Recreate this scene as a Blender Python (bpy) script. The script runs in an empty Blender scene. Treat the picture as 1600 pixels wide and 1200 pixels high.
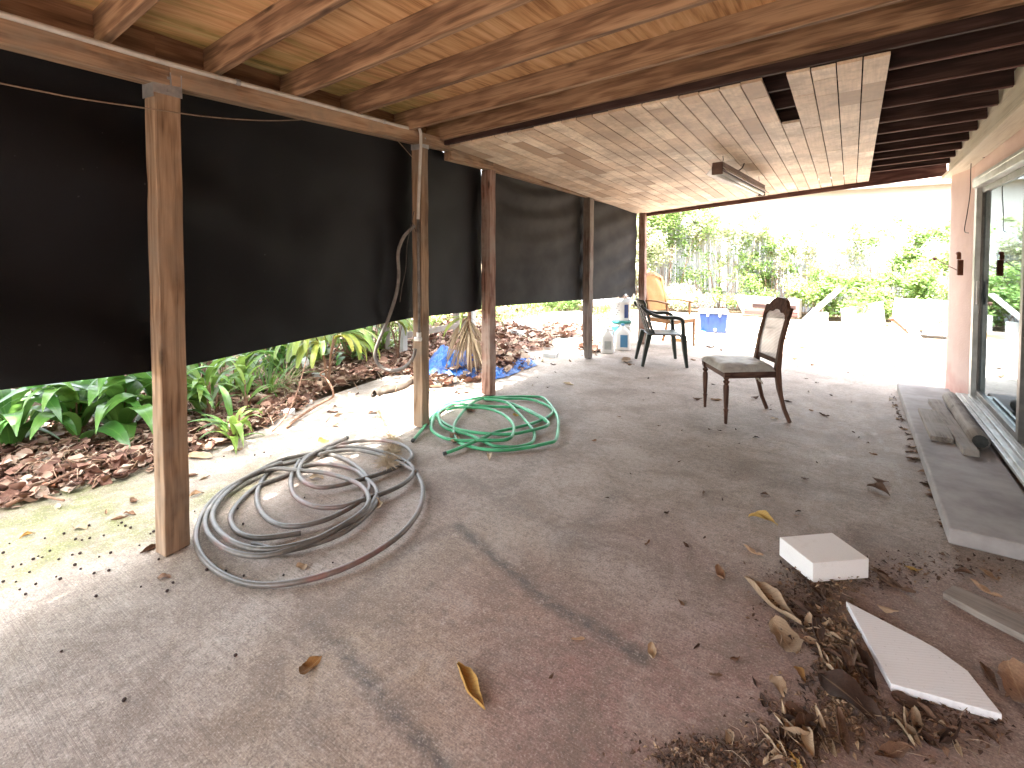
import bpy, math, random
import numpy as np
from math import sin, cos, pi, radians, tan, hypot, atan2
from mathutils import Vector, Matrix, noise
random.seed(7); rnd = random.random
def ru(a, b): return a + (b - a) * rnd()
SC = bpy.context.scene; COL = SC.collection

# ------------------------------------------------------------------ camera
F = 790.0; YAW = radians(33.9); PITCH = radians(2.0); CY = 400 + F * tan(PITCH); H = 1.45
cd = bpy.data.cameras.new('camera'); cam = bpy.data.objects.new('camera', cd); COL.objects.link(cam)
cam.location = (0, 0, H); cam.rotation_euler = (radians(90) - PITCH, 0, YAW)
cd.sensor_width = 36; cd.lens = 36 * F / 1600; cd.shift_y = (CY - 600) / 1600
cd.clip_start = 0.02; cd.clip_end = 500
SC.camera = cam
# ------------------------------------------------------------------ sky, sun, exposure
SUN_EL = radians(76); SUN_AZ = radians(172)        # azimuth measured from +Y towards -X
w = bpy.data.worlds.new('World'); SC.world = w; w.use_nodes = True
nt = w.node_tree; bg = nt.nodes['Background']
sky = nt.nodes.new('ShaderNodeTexSky'); sky.sky_type = 'NISHITA'; sky.sun_disc = False
sky.sun_elevation = SUN_EL; sky.sun_rotation = -SUN_AZ; sky.air_density = 1.0; sky.dust_density = 6; sky.ozone_density = 0.3
hs = nt.nodes.new('ShaderNodeHueSaturation'); hs.inputs['Saturation'].default_value = .35; hs.inputs['Value'].default_value = 1.0     # hazy, almost white sky
nt.links.new(sky.outputs[0], hs.inputs['Color']); nt.links.new(hs.outputs[0], bg.inputs[0]); bg.inputs[1].default_value = 0.15
sl = bpy.data.lights.new('sun', 'SUN'); sl.energy = 3.4; sl.angle = radians(0.6); sl.color = (1, .96, .9)
so = bpy.data.objects.new('sun', sl); COL.objects.link(so)
sd = Vector((-sin(SUN_AZ) * cos(SUN_EL), cos(SUN_AZ) * cos(SUN_EL), sin(SUN_EL)))
so.rotation_euler = sd.to_track_quat('Z', 'Y').to_euler(); so.location = sd * 30
vs = SC.view_settings; vs.view_transform = 'Standard'; vs.look = 'None'; vs.exposure = 4.1; vs.gamma = 1; vs.use_curve_mapping = False
cy = SC.cycles; cy.max_bounces = 10; cy.diffuse_bounces = 7; cy.glossy_bounces = 4; cy.transparent_max_bounces = 12; cy.transmission_bounces = 6
cy.caustics_reflective = False; cy.caustics_refractive = False; cy.sample_clamp_indirect = 6
try: cy.use_denoising = True
except Exception: pass

# ------------------------------------------------------------------ measuring helpers (photo pixel -> point in the place)
R_ = Vector((cos(YAW), sin(YAW), 0)); FH = Vector((-sin(YAW), cos(YAW), 0))
FW = FH * cos(PITCH) + Vector((0, 0, -sin(PITCH))); UP = FH * sin(PITCH) + Vector((0, 0, cos(PITCH)))
O = Vector((0, 0, H))
def ray(u, v): return FW + R_ * ((u - 800) / F) + UP * ((CY - v) / F)
def gz(u, v, z=0.0):
    d = ray(u, v); return O + d * ((z - H) / d.z)
def gx(u, v, x):
    d = ray(u, v); return O + d * (x / d.x)
def gy(u, v, y):
    d = ray(u, v); return O + d * (y / d.y)
def gt(u, v, t): return O + ray(u, v) * t
def inpoly(x, y, P):
    c = False; j = len(P) - 1
    for i in range(len(P)):
        xi, yi = P[i][0], P[i][1]; xj, yj = P[j][0], P[j][1]
        if (yi > y) != (yj > y) and x < (xj - xi) * (y - yi) / (yj - yi) + xi: c = not c
        j = i
    return c
def fbm(p, s=1.0, o=4): return noise.fractal(Vector(p) * s, 1.0, 2.0, o)

# ------------------------------------------------------------------ mesh builder
class MB:
    def __init__(s): s.v = []; s.f = []; s.g = []; s.t = []
    def vert(s, p, g=None, t=0.5):
        s.v.append(tuple(p)); s.g.append(tuple(g if g is not None else p)); s.t.append(t); return len(s.v) - 1
    def face(s, *i): s.f.append(tuple(i))
    def obox(s, c, X, Y, Z, hx, hy, hz, t=0.5, axis=1):
        """oriented box; axis = which of X,Y,Z carries the grain"""
        o = (rnd() * 50, rnd() * 50, rnd() * 50); c = Vector(c); ids = []
        for k in range(8):
            a = (hx if k & 1 else -hx, hy if k & 2 else -hy, hz if k & 4 else -hz)
            g = [a[0] + o[0], a[1] + o[1], a[2] + o[2]]
            if axis != 2: g[axis], g[2] = g[2], g[axis]
            ids.append(s.vert(c + X * a[0] + Y * a[1] + Z * a[2], g, t))
        for q in ((0, 2, 3, 1), (4, 5, 7, 6), (0, 1, 5, 4), (2, 6, 7, 3), (0, 4, 6, 2), (1, 3, 7, 5)): s.face(*[ids[i] for i in q])
    def box(s, x0, x1, y0, y1, z0, z1, rz=0, t=0.5, axis=None):
        d = (x1 - x0, y1 - y0, z1 - z0)
        if axis is None: axis = d.index(max(d))
        X = Vector((cos(rz), sin(rz), 0)); Y = Vector((-sin(rz), cos(rz), 0))
        s.obox(((x0 + x1) / 2, (y0 + y1) / 2, (z0 + z1) / 2), X, Y, Vector((0, 0, 1)), d[0] / 2, d[1] / 2, d[2] / 2, t, axis)
    def beam(s, a, b, wd, ht, up=(0, 0, 1), t=0.5):
        a = Vector(a); b = Vector(b); Y = (b - a).normalized(); X = Y.cross(Vector(up)).normalized(); Z = X.cross(Y)
        s.obox((a + b) / 2, X, Y, Z, wd / 2, (b - a).length / 2, ht / 2, t, 1)
    def tube(s, pts, r, n=8, caps=True, t=0.5):
        pts = [Vector(p) for p in pts]; N = len(pts); rr = r if hasattr(r, '__len__') else [r] * N
        prev = None; rings = []; L = 0
        for i, p in enumerate(pts):
            d = (pts[min(i + 1, N - 1)] - pts[max(i - 1, 0)])
            d = d.normalized() if d.length > 1e-9 else Vector((0, 0, 1))
            if prev is None:
                a = Vector((0, 0, 1)) if abs(d.z) < .9 else Vector((1, 0, 0)); x = d.cross(a).normalized()
            else:
                x = prev - d * prev.dot(d); x = x.normalized() if x.length > 1e-6 else d.orthogonal().normalized()
            prev = x; y = d.cross(x)
            if i: L += (p - pts[i - 1]).length
            rings.append([s.vert(p + (x * cos(2 * pi * k / n) + y * sin(2 * pi * k / n)) * rr[i], (cos(2 * pi * k / n) * rr[i], sin(2 * pi * k / n) * rr[i], L), t) for k in range(n)])
        for i in range(N - 1):
            for k in range(n): s.face(rings[i][k], rings[i][(k + 1) % n], rings[i + 1][(k + 1) % n], rings[i + 1][k])
        if caps: s.face(*rings[0][::-1]); s.face(*rings[-1])
    def lathe(s, prof, c=(0, 0, 0), n=24, t=0.5, cap=True):
        rings = [[s.vert((c[0] + r * cos(2 * pi * k / n), c[1] + r * sin(2 * pi * k / n), c[2] + z), None, t) for k in range(n)] for r, z in prof]
        for i in range(len(rings) - 1):
            for k in range(n): s.face(rings[i][k], rings[i][(k + 1) % n], rings[i + 1][(k + 1) % n], rings[i + 1][k])
        if cap: s.face(*rings[0][::-1]); s.face(*rings[-1])
    def prism(s, top, bot, gdir=None):
        def G(p):
            if gdir is None: return None
            p = Vector(p); d = Vector(gdir).normalized(); e = Vector((-d.y, d.x, 0)); return (p.dot(e), p.z, p.dot(d))
        n = len(top); a = [s.vert(p, G(p)) for p in top]; b = [s.vert(p, G(p)) for p in bot]
        s.face(*a); s.face(*b[::-1])
        for i in range(n): s.face(b[i], b[(i + 1) % n], a[(i + 1) % n], a[i])
    def grid(s, fn, nu, nv, t=0.5):
        ids = [[s.vert(fn(i / nu, j / nv), None, t) for j in range(nv + 1)] for i in range(nu + 1)]
        for i in range(nu):
            for j in range(nv): s.face(ids[i][j], ids[i + 1][j], ids[i + 1][j + 1], ids[i][j + 1])
    def blade(s, base, az, el, L, W, droop, n=7, t=0.5, fold=.25, prof=None, twist=0):
        p = Vector(base); ds = L / n; prev = None
        for i in range(n + 1):
            q = i / n; e = el - droop * q ** 1.3
            d = Vector((cos(az) * cos(e), sin(az) * cos(e), sin(e)))
            sd_ = Vector((-sin(az), cos(az), 0)); up = sd_.cross(d) * -1
            if up.z < 0 and abs(e) < pi / 2: up = -up
            if twist: sd_, up = sd_ * cos(twist * q) + up * sin(twist * q), up * cos(twist * q) - sd_ * sin(twist * q)
            ww = W * (prof(q) if prof else max(.03, sin(pi * min(1, q * .93 + .07) ** .8)))
            a = s.vert(p - sd_ * ww + up * ww * fold, (-1, q, 0), t); b = s.vert(p, (0, q, 0), t); c = s.vert(p + sd_ * ww + up * ww * fold, (1, q, 0), t)
            if prev: s.face(prev[0], prev[1], b, a); s.face(prev[1], prev[2], c, b)
            prev = (a, b, c); p = p + d * ds
    def leafq(s, c, nrm, d, L, W, t, curl=0.2):
        d = d.normalized(); sd_ = nrm.cross(d); sd_ = sd_.normalized() if sd_.length > 1e-6 else d.orthogonal().normalized(); up = d.cross(sd_)
        a = s.vert(c - d * L / 2, None, t); m1 = s.vert(c - sd_ * W / 2 + up * W * curl, None, t); m2 = s.vert(c + sd_ * W / 2 + up * W * curl, None, t)
        m0 = s.vert(c + up * L * .03, None, t); e = s.vert(c + d * L / 2 - up * L * curl * .5, None, t)
        s.face(a, m0, m1); s.face(a, m2, m0); s.face(m1, m0, e); s.face(m0, m2, e)
    def build(s, name, mats, parent=None, smooth=False, bevel=0, loc=None):
        me = bpy.data.meshes.new(name)
        off = Vector(loc) if loc is not None else Vector((0, 0, 0))
        me.from_pydata([tuple(Vector(p) - off) for p in s.v], [], s.f)
        a = me.attributes.new('gco', 'FLOAT_VECTOR', 'POINT'); a.data.foreach_set('vector', np.array(s.g, dtype=np.float32).ravel())
        a = me.attributes.new('tone', 'FLOAT', 'POINT'); a.data.foreach_set('value', np.array(s.t, dtype=np.float32))
        for m in (mats if isinstance(mats, (list, tuple)) else [mats]): me.materials.append(m)
        if smooth: me.polygons.foreach_set('use_smooth', [True] * len(me.polygons))
        me.update()
        o = bpy.data.objects.new(name, me); COL.objects.link(o); o.location = off
        if parent is not None: o.parent = parent
        if bevel:
            b = o.modifiers.new('bevel', 'BEVEL'); b.width = bevel; b.segments = 2; b.limit_method = 'ANGLE'
        return o
def spline(P, k=6, closed=False):
    P = [Vector(p) for p in P]; n = len(P); out = []
    for i in range(n - 1):
        p0 = P[max(i - 1, 0)]; p1 = P[i]; p2 = P[i + 1]; p3 = P[min(i + 2, n - 1)]
        for j in range(k):
            t = j / k
            out.append(.5 * ((2 * p1) + (p2 - p0) * t + (2 * p0 - 5 * p1 + 4 * p2 - p3) * t * t + (3 * p1 - p0 - 3 * p2 + p3) * t ** 3))
    out.append(P[-1]); return out
def tag(o, label=None, cat=None, group=None, kind=None):
    if label: o['label'] = label
    if cat: o['category'] = cat
    if group: o['group'] = group
    if kind: o['kind'] = kind
    return o
def empty(name, loc=(0, 0, 0), rz=0, label=None, cat=None, group=None):
    o = bpy.data.objects.new(name, None); COL.objects.link(o); o.location = loc; o.rotation_euler = (0, 0, rz); o.empty_display_size = .1
    return tag(o, label, cat, group)

# ------------------------------------------------------------------ materials
class NT:
    def __init__(s, name):
        s.m = bpy.data.materials.new(name); s.m.use_nodes = True; s.n = s.m.node_tree; s.b = s.n.nodes['Principled BSDF']; s.out = s.n.nodes['Material Output']
    def new(s, t, **kw):
        n = s.n.nodes.new(t)
        for k, v in kw.items(): setattr(n, k, v)
        return n
    def put(s, sock, v):
        if hasattr(v, 'links') or isinstance(v, bpy.types.NodeSocket): s.n.links.new(v, sock)
        elif hasattr(v, '__len__') and len(v) == 3 and sock.type == 'RGBA': sock.default_value = (*v, 1)
        else: sock.default_value = v
    def attr(s, name, out='Vector'):
        n = s.new('ShaderNodeAttribute', attribute_name=name); return n.outputs[out]
    def obj(s): return s.new('ShaderNodeTexCoord').outputs['Object']
    def rand(s): return s.new('ShaderNodeObjectInfo').outputs['Random']
    def mapv(s, v, sc=(1, 1, 1), rot=(0, 0, 0), loc=(0, 0, 0)):
        n = s.new('ShaderNodeMapping'); s.put(n.inputs[0], v); n.inputs[1].default_value = loc; n.inputs[2].default_value = rot; n.inputs[3].default_value = sc; return n.outputs[0]
    def noise(s, v, scale, detail=4, rough=.55, dist=0, out='Fac'):
        n = s.new('ShaderNodeTexNoise'); s.put(n.inputs['Vector'], v); n.inputs['Scale'].default_value = scale; n.inputs['Detail'].default_value = detail; n.inputs['Roughness'].default_value = rough; n.inputs['Distortion'].default_value = dist; return n.outputs[out]
    def vor(s, v, scale, out='Distance', feat='F1', rnd_=1):
        n = s.new('ShaderNodeTexVoronoi', feature=feat); s.put(n.inputs['Vector'], v); n.inputs['Scale'].default_value = scale; n.inputs['Randomness'].default_value = rnd_; return n.outputs[out]
    def wave(s, v, scale, dist, detail=2, dscale=1, direction='X'):
        n = s.new('ShaderNodeTexWave', bands_direction=direction); s.put(n.inputs['Vector'], v); n.inputs['Scale'].default_value = scale; n.inputs['Distortion'].default_value = dist; n.inputs['Detail'].default_value = detail; n.inputs['Detail Scale'].default_value = dscale; return n.outputs['Fac']
    def ramp(s, f, stops):
        n = s.new('ShaderNodeValToRGB'); s.put(n.inputs[0], f); e = n.color_ramp.elements
        while len(e) > 1: e.remove(e[-1])
        for i, (p, c) in enumerate(stops):
            el = e[0] if i == 0 else e.new(p)
            el.position = p; el.color = (*c, 1) if hasattr(c, '__len__') else (c, c, c, 1)
        return n.outputs[0]
    def math(s, op, a, b=0.0, c=None, clamp=False):
        n = s.new('ShaderNodeMath', operation=op, use_clamp=clamp); s.put(n.inputs[0], a); s.put(n.inputs[1], b)
        if c is not None: s.put(n.inputs[2], c)
        return n.outputs[0]
    def rng(s, v, a, b, c=0.0, d=1.0):
        n = s.new('ShaderNodeMapRange'); s.put(n.inputs[0], v); 
        for i, x in enumerate((a, b, c, d)): n.inputs[i + 1].default_value = x
        return n.outputs[0]
    def mix(s, f, a, b, mode='MIX'):
        n = s.new('ShaderNodeMix', data_type='RGBA', blend_type=mode); s.put(n.inputs[0], f); s.put(n.inputs[6], a); s.put(n.inputs[7], b); return n.outputs[2]
    def sep(s, v):
        n = s.new('ShaderNodeSeparateXYZ'); s.put(n.inputs[0], v); return n.outputs
    def bump(s, h, strength=.3, dist=.01):
        n = s.new('ShaderNodeBump'); s.put(n.inputs['Height'], h); n.inputs['Strength'].default_value = strength; n.inputs['Distance'].default_value = dist; s.n.links.new(n.outputs[0], s.b.inputs['Normal']); return n
    def fin(s, col, rough=.7, spec=.4, metal=0):
        s.put(s.b.inputs['Base Color'], col); s.put(s.b.inputs['Roughness'], rough); s.b.inputs['Specular IOR Level'].default_value = spec; s.put(s.b.inputs['Metallic'], metal); return s.m

def m_wood(name, dark, mid, light, rough=.8, knots=True, weather=None, ring=7.0, bump=.25, ringw=.24):
    N = NT(name); g = N.attr('gco')
    v = N.mapv(g, (1, 1, .07)); big = N.noise(v, 9, 3, .5, 1.2)
    v2 = N.mapv(g, (1, 1, .16)); rings = N.wave(v2, ring, 12, 3, 1.4, 'X')
    fine = N.noise(N.mapv(g, (1, 1, .03)), 140, 4, .6)
    f = N.math('ADD', N.math('MULTIPLY', rings, ringw), N.math('MULTIPLY', big, .62)); f = N.math('ADD', f, N.math('MULTIPLY', fine, .42))
    c = N.ramp(f, [(.42, dark), (.60, mid), (.82, light)])
    c = N.mix(N.rng(N.noise(N.mapv(g, (1, 1, .012)), 60, 3, .7), .56, .68, 0, .5), c, tuple(x * .5 for x in dark))
    if knots:
        kd = N.vor(N.mapv(g, (1, 1, .3)), 7.5); k = N.rng(kd, .06, .13, 1, 0)
        sel = N.math('GREATER_THAN', N.noise(g, 1.7, 0), .52)
        c = N.mix(N.math('MULTIPLY', N.math('MULTIPLY', k, sel), .8), c, tuple(x * .35 for x in dark))
    if weather:
        c = N.mix(N.rng(N.noise(g, 3, 5, .65), .42, .68), c, weather)
    N.bump(f, bump, .004); return N.fin(c, rough, .25)
def m_basic(name, c1, c2=None, scale=8, rough=.6, spec=.4, bump=0, bscale=60, metal=0, detail=5, lo=.35, hi=.68, coord='obj'):
    N = NT(name); v = N.obj() if coord == 'obj' else N.attr('gco')
    col = c1 if c2 is None else N.ramp(N.noise(v, scale, detail, .6), [(lo, c1), (hi, c2)])
    if bump: N.bump(N.noise(v, bscale, 4), bump, .006)
    return N.fin(col, rough, spec, metal)
def m_leaf(name, stops, rough=.45, transl=.35, spec=.4, vein=True, patch=None):
    N = NT(name); t = N.attr('tone', 'Fac'); g = N.attr('gco')
    c = N.ramp(N.math('ADD', t, N.math('MULTIPLY', N.math('SUBTRACT', N.noise(N.obj(), 40, 3), .5), .35)), stops)
    if patch: c = N.mix(N.rng(N.noise(N.obj(), 25, 4), .55, .7), c, patch)
    if vein:
        x = N.math('ABSOLUTE', N.sep(g)[0]); c = N.mix(N.rng(x, .0, .1, .35, 0), c, tuple(min(1, a * 1.6) for a in stops[-1][1]))
    N.fin(c, rough, spec)
    if transl:
        tr = N.new('ShaderNodeBsdfTranslucent'); N.put(tr.inputs[0], N.mix(.5, c, tuple(min(1, a * 1.5) for a in stops[-1][1])))
        mx = N.new('ShaderNodeMixShader'); mx.inputs[0].default_value = transl
        N.n.links.new(N.b.outputs[0], mx.inputs[1]); N.n.links.new(tr.outputs[0], mx.inputs[2]); N.n.links.new(mx.outputs[0], N.out.inputs[0])
    return N.m
def m_deadleaf(name, stops, per_obj=True):
    N = NT(name); g = N.attr('gco'); t = N.rand() if per_obj else N.attr('tone', 'Fac')
    f = N.math('ADD', N.math('MULTIPLY', t, .8), N.math('MULTIPLY', N.math('SUBTRACT', N.noise(N.obj(), 22, 5, .65), .4), .6))
    c = N.ramp(f, stops)
    x = N.math('ABSOLUTE', N.sep(g)[0]); vein = N.wave(N.mapv(g, (1, 6, 1), (0, 0, .5)), 1.2, 1.5, 1)
    c = N.mix(N.rng(x, 0, .08, .4, 0), c, (.42, .3, .18))
    c = N.mix(N.math('MULTIPLY', N.rng(vein, .8, 1), .25), c, (.08, .045, .03))
    N.bump(N.noise(N.obj(), 90, 3), .4, .003)
    return N.fin(c, .75, .25)

# floor concrete ----------------------------------------------------
N = NT('concrete_floor'); P = N.obj()
n1 = N.noise(P, .9, 6, .62); n2 = N.noise(P, 5.5, 6, .68); n3 = N.noise(P, 120, 4, .75)
br = N.noise(N.mapv(P, (.55, 34, 1), (0, 0, radians(-3))), 4.5, 5, .72)
br2 = N.noise(N.mapv(P, (1.1, 90, 1), (0, 0, radians(-4))), 2.2, 3, .6)
c = N.ramp(n1, [(.3, (.235, .185, .148)), (.5, (.31, .252, .205)), (.68, (.385, .325, .275))])
c = N.mix(N.rng(n2, .35, .7, 0, .55), c, (.40, .36, .32))
red = N.math('MULTIPLY', N.attr('red', 'Fac'), N.rng(n2, .25, .62, .35, 1.0))
c = N.mix(red, c, (.285, .150, .135))
tan_ = N.math('MULTIPLY', N.attr('ochre', 'Fac'), N.rng(n2, .35, .65, .3, 1)); c = N.mix(tan_, c, (.36, .27, .165))
st = N.math('MULTIPLY', N.attr('stain_shade', 'Fac'), N.rng(N.noise(P, 14, 6, .75), .32, .55, .2, 1)); c = N.mix(st, c, (.085, .080, .076))
pale = N.math('MULTIPLY', N.attr('pale', 'Fac'), N.rng(n2, .35, .65, .2, 1)); c = N.mix(pale, c, (.52, .50, .47))
mo = N.math('MULTIPLY', N.attr('moss', 'Fac'), N.rng(n2, .36, .56, .2, 1)); c = N.mix(mo, c, (.15, .165, .052))
c = N.mix(N.rng(br, .5, .72, 0, .52), c, (.16, .12, .095)); c = N.mix(N.rng(br, .25, .42, .3, 0), c, (.52, .47, .43))
n4 = N.noise(P, 30, 6, .82); c = N.mix(N.rng(n4, .49, .63, 0, .62), c, (.135, .11, .097)); c = N.mix(N.rng(n4, .34, .47, .45, 0), c, (.50, .445, .39))
n5 = N.noise(P, 2.6, 5, .7, .6); c = N.mix(N.rng(n5, .48, .64, 0, .6), c, (.165, .125, .098)); c = N.mix(N.rng(n5, .3, .46, .4, 0), c, (.48, .425, .37))
c = N.mix(N.rng(br2, .5, .75, 0, .28), c, (.14, .11, .10))
c = N.mix(N.rng(n3, .52, .70, 0, .8), c, (.10, .082, .073)); c = N.mix(N.rng(n3, .29, .44, .6, 0), c, (.60, .54, .48))
sp = N.vor(P, 55); c = N.mix(N.rng(sp, .03, .09, .5, 0), c, (.09, .07, .06))
crack = N.vor(N.mapv(P, (1, 1, 1)), .55, 'Distance', 'DISTANCE_TO_EDGE'); crn = N.math('ADD', crack, N.math('MULTIPLY', N.math('SUBTRACT', N.noise(P, 7, 4), .5), .05))
hb = N.math('ADD', N.math('MULTIPLY', br, .7), N.math('ADD', N.math('MULTIPLY', n3, .5), N.math('MULTIPLY', br2, .4)))
N.bump(hb, .5, .005); M_CONC = N.fin(c, N.rng(n2, .3, .7, .6, .9), .3)

M_STEP = m_basic('grey_step_concrete', (.27, .25, .24), (.42, .40, .385), 3.5, .85, .25, .5, 120)
N = NT('earth'); P = N.obj(); c = N.ramp(N.noise(P, 2.2, 7, .7), [(.3, (.055, .038, .026)), (.55, (.13, .095, .062)), (.75, (.24, .19, .13))]); N.bump(N.noise(P, 30, 6), .7, .03); M_EARTH = N.fin(c, .95, .1)
M_PATH = m_basic('sun_bleached_concrete', (0.252, 0.24, 0.222), (0.36, 0.348, 0.33), 2, .9, .2, .3, 90)

M_POST = m_wood('post_wood', (.125, .075, .044), (.245, .16, .098), (.355, .25, .165), weather=(.22, .17, .125))
M_RED = m_wood('stained_post_wood', (.09, .042, .03), (.19, .10, .075), (.30, .19, .15), weather=(.27, .22, .19))
M_GREYPOST = m_wood('grey_post_wood', (.07, .045, .036), (.125, .085, .068), (.21, .165, .14), weather=(.17, .15, .13))
M_BEAM = m_wood('beam_wood', (.13, .075, .043), (.29, .18, .108), (.42, .29, .19), weather=(.25, .20, .15))
M_RAFT = m_wood('rafter_wood', (.095, .055, .034), (.18, .105, .063), (.31, .20, .125))
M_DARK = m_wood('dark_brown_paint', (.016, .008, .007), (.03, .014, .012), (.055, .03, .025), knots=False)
M_FASC = m_wood('brown_fascia', (.05, .022, .02), (.11, .05, .042), (.19, .10, .08), knots=False)
M_CREAM = m_wood('cream_painted_wood', (.60, .52, .39), (.73, .66, .52), (.78, .72, .60), knots=False, weather=(.70, .64, .52), ringw=.05)
M_OLD = m_wood('weathered_plank', (.12, .095, .078), (.25, .215, .18), (.38, .34, .30), weather=(.31, .28, .25), ringw=.08)
M_CHAIRW = m_wood('chair_walnut', (.045, .02, .013), (.085, .042, .028), (.14, .077, .052), .42, False, ring=11, bump=.06)
M_CHAIRO = m_wood('chair_oak', (.16, .07, .026), (.26, .125, .05), (.36, .19, .085), .45, False, ring=11, bump=.06)

# plywood deck
N = NT('plywood'); g = N.attr('gco'); P = N.obj()
v = N.mapv(g, (1, .1, 1)); big = N.noise(v, 5, 4, .55, 2.2); wv = N.wave(N.mapv(g, (1, .16, 1)), 4.5, 16, 4, 1.3); fine = N.noise(N.mapv(g, (1, .02, 1)), 120, 4, .6)
f = N.math('ADD', N.math('ADD', N.math('MULTIPLY', wv, .13), N.math('MULTIPLY', big, .62)), N.math('MULTIPLY', fine, .40))
c = N.ramp(f, [(.38, (.27, .13, .06)), (.55, (.56, .33, .165)), (.78, (.72, .48, .28))])
kd = N.vor(N.mapv(g, (1, .6, 1)), 3.6); kk = N.math('MULTIPLY', N.rng(kd, .05, .11, 1, 0), N.math('GREATER_THAN', N.noise(g, 1.1, 0), .47)); c = N.mix(N.math('MULTIPLY', kk, .85), c, (.07, .022, .01))
xx = N.sep(P)[0]; mk = N.math('ADD', N.rng(xx, -1.95, -2.85, 0, .95), N.math('MULTIPLY', N.math('SUBTRACT', N.noise(N.mapv(P, (4.5, .45, 1)), 3, 6, .75), .52), 2.4))
c = N.mix(N.rng(mk, .45, .9, 0, .7), c, (.30, .26, .085)); c = N.mix(N.rng(mk, .92, 1.2, 0, .8), c, (.085, .085, .05)); c = N.mix(N.rng(N.noise(N.mapv(P, (6, .5, 1)), 2.5, 4, .7), .56, .66, 0, .6), c, N.mix(N.rng(mk, .5, .8), c, (.66, .56, .30)))
N.bump(f, .2, .004); M_PLY = N.fin(c, .75, .25)
# ceiling boards
N = NT('ceiling_boards_wood'); t = N.attr('tone', 'Fac'); g = N.attr('gco'); P = N.obj()
c = N.ramp(t, [(0, (.40, .27, .18)), (.4, (.62, .46, .33)), (.75, (.73, .59, .45)), (1, (.80, .68, .54))])
c = N.mix(N.rng(N.noise(P, 2.2, 6, .75), .44, .62, 0, .7), c, (.31, .235, .18)); c = N.mix(N.rng(N.noise(P, 9, 5, .75), .52, .7, 0, .45), c, (.27, .21, .165))
c = N.mix(N.rng(N.noise(N.mapv(g, (1, 1, .05)), 70, 4), .4, .75, 0, .4), c, (.33, .235, .165)); M_BOARD = N.fin(c, .62, .35)

M_STUCCO = None
N = NT('pink_stucco'); P = N.obj()
c = N.ramp(N.noise(P, 2.5, 5, .6), [(.3, (.66, .49, .43)), (.7, (.76, .60, .53))]); zz = N.sep(P)[2]
c = N.mix(N.math('MULTIPLY', N.rng(N.math('ADD', zz, N.math('MULTIPLY', N.noise(P, 5, 5), .5)), .55, .15), .8), c, (.52, .20, .17))
c = N.mix(N.rng(N.noise(N.mapv(P, (1, 1, .25)), 9, 6, .75), .58, .75, 0, .4), c, (.66, .50, .43)); N.bump(N.noise(P, 55, 5), .35, .006); M_STUCCO = N.fin(c, .9, .2)

N = NT('black_shade_cloth'); P = N.obj(); wv = N.noise(P, 420, 2); c = N.ramp(N.noise(P, 1.4, 4), [(.35, (.0013, .0015, .0024)), (.7, (.0042, .0046, .0064))])
c = N.mix(N.rng(N.noise(P, 60, 2, .5), .75, .79, 0, .5), c, (.11, .11, .11)); N.bump(wv, .35, .003); M_TARP = N.fin(c, .62, .22)
N = NT('charcoal_shade_cloth'); P = N.obj(); c = N.ramp(N.noise(P, 2.0, 5, .6), [(.3, (.026, .026, .026)), (.7, (.055, .053, .051))]); c = N.mix(N.rng(N.noise(P, 380, 2), .55, .7, 0, .5), c, (.1, .095, .09)); N.bump(N.noise(P, 380, 2), .3, .003); M_TARP2 = N.fin(c, .85, .2)  # greyer and paler weave than the near black cloth
M_GALV = m_basic('galvanised_metal', (.25, .26, .27), (.42, .43, .44), 14, .45, .5, .2, 60, .6)
M_PIPE = m_basic('grey_pipe', (.40, .385, .355), (.56, .545, .51), 9, .55, .4)
M_CABLE = m_basic('grey_cable', (.11, .098, .088), (.21, .19, .17), 16, .6, .4)
M_WIRE = m_basic('dark_wire', (.045, .035, .03), (.09, .07, .06), 20, .7, .3)
M_CORD = m_basic('tan_cord', (.20, .15, .11), (.30, .23, .17), 40, .9, .1)
N = NT('grey_hose'); P = N.obj(); c = N.ramp(N.noise(P, 2.4, 4, .6), [(.36, (.062, .059, .052)), (.5, (.105, .094, .083)), (.64, (.17, .085, .074))]); c = N.mix(N.rng(N.noise(P, 30, 5, .7), .5, .75, 0, .5), c, (.21, .19, .165)); N.bump(N.noise(P, 70, 3), .15, .003); M_HOSE = N.fin(c, .42, .5)
N = NT('green_hose'); P = N.obj(); c = N.ramp(N.noise(P, 4, 4, .6), [(.35, (.02, .19, .075)), (.65, (.06, .38, .17))]); c = N.mix(N.rng(N.noise(P, 26, 5, .7), .55, .75, 0, .45), c, (.13, .2, .11)); M_GHOSE = N.fin(c, .4, .5)
M_DARKEND = m_basic('dark_rubber', (.02, .022, .02), (.05, .05, .045), 30, .6)
N = NT('white_foam'); P = N.obj(); bd = N.vor(P, 260, 'Distance', 'DISTANCE_TO_EDGE'); c = N.mix(N.rng(bd, .0, .1, .45, 0), (.80, .80, .78), (.62, .61, .58)); c = N.mix(N.rng(N.noise(P, 14, 5, .7), .55, .75, 0, .35), c, (.5, .44, .38)); N.bump(bd, .25, .002); M_FOAM = N.fin(c, .8, .25)
N = NT('scored_foam'); P = N.obj(); wv = N.wave(N.mapv(P, (1, 1, 1), (0, 0, radians(63))), 26, 1.5, 3, 1.5); c = N.mix(N.rng(wv, .7, 1, 0, .3), (.76, .77, .78), (.60, .60, .60)); c = N.mix(N.rng(N.noise(P, 90, 4, .7), .62, .72, 0, .6), c, (.3, .28, .27)); N.bump(wv, .2, .003); M_FOAM2 = N.fin(c, .8, .25)
M_CUSH = m_basic('grey_vinyl_cushion', (.33, .32, .29), (.56, .545, .50), 11, .5, .4, .3, 40)
M_CUSH2 = m_basic('cream_cushion', (0.4, 0.368, 0.304), (0.512, 0.48, 0.416), 8, .8, .2)
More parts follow.
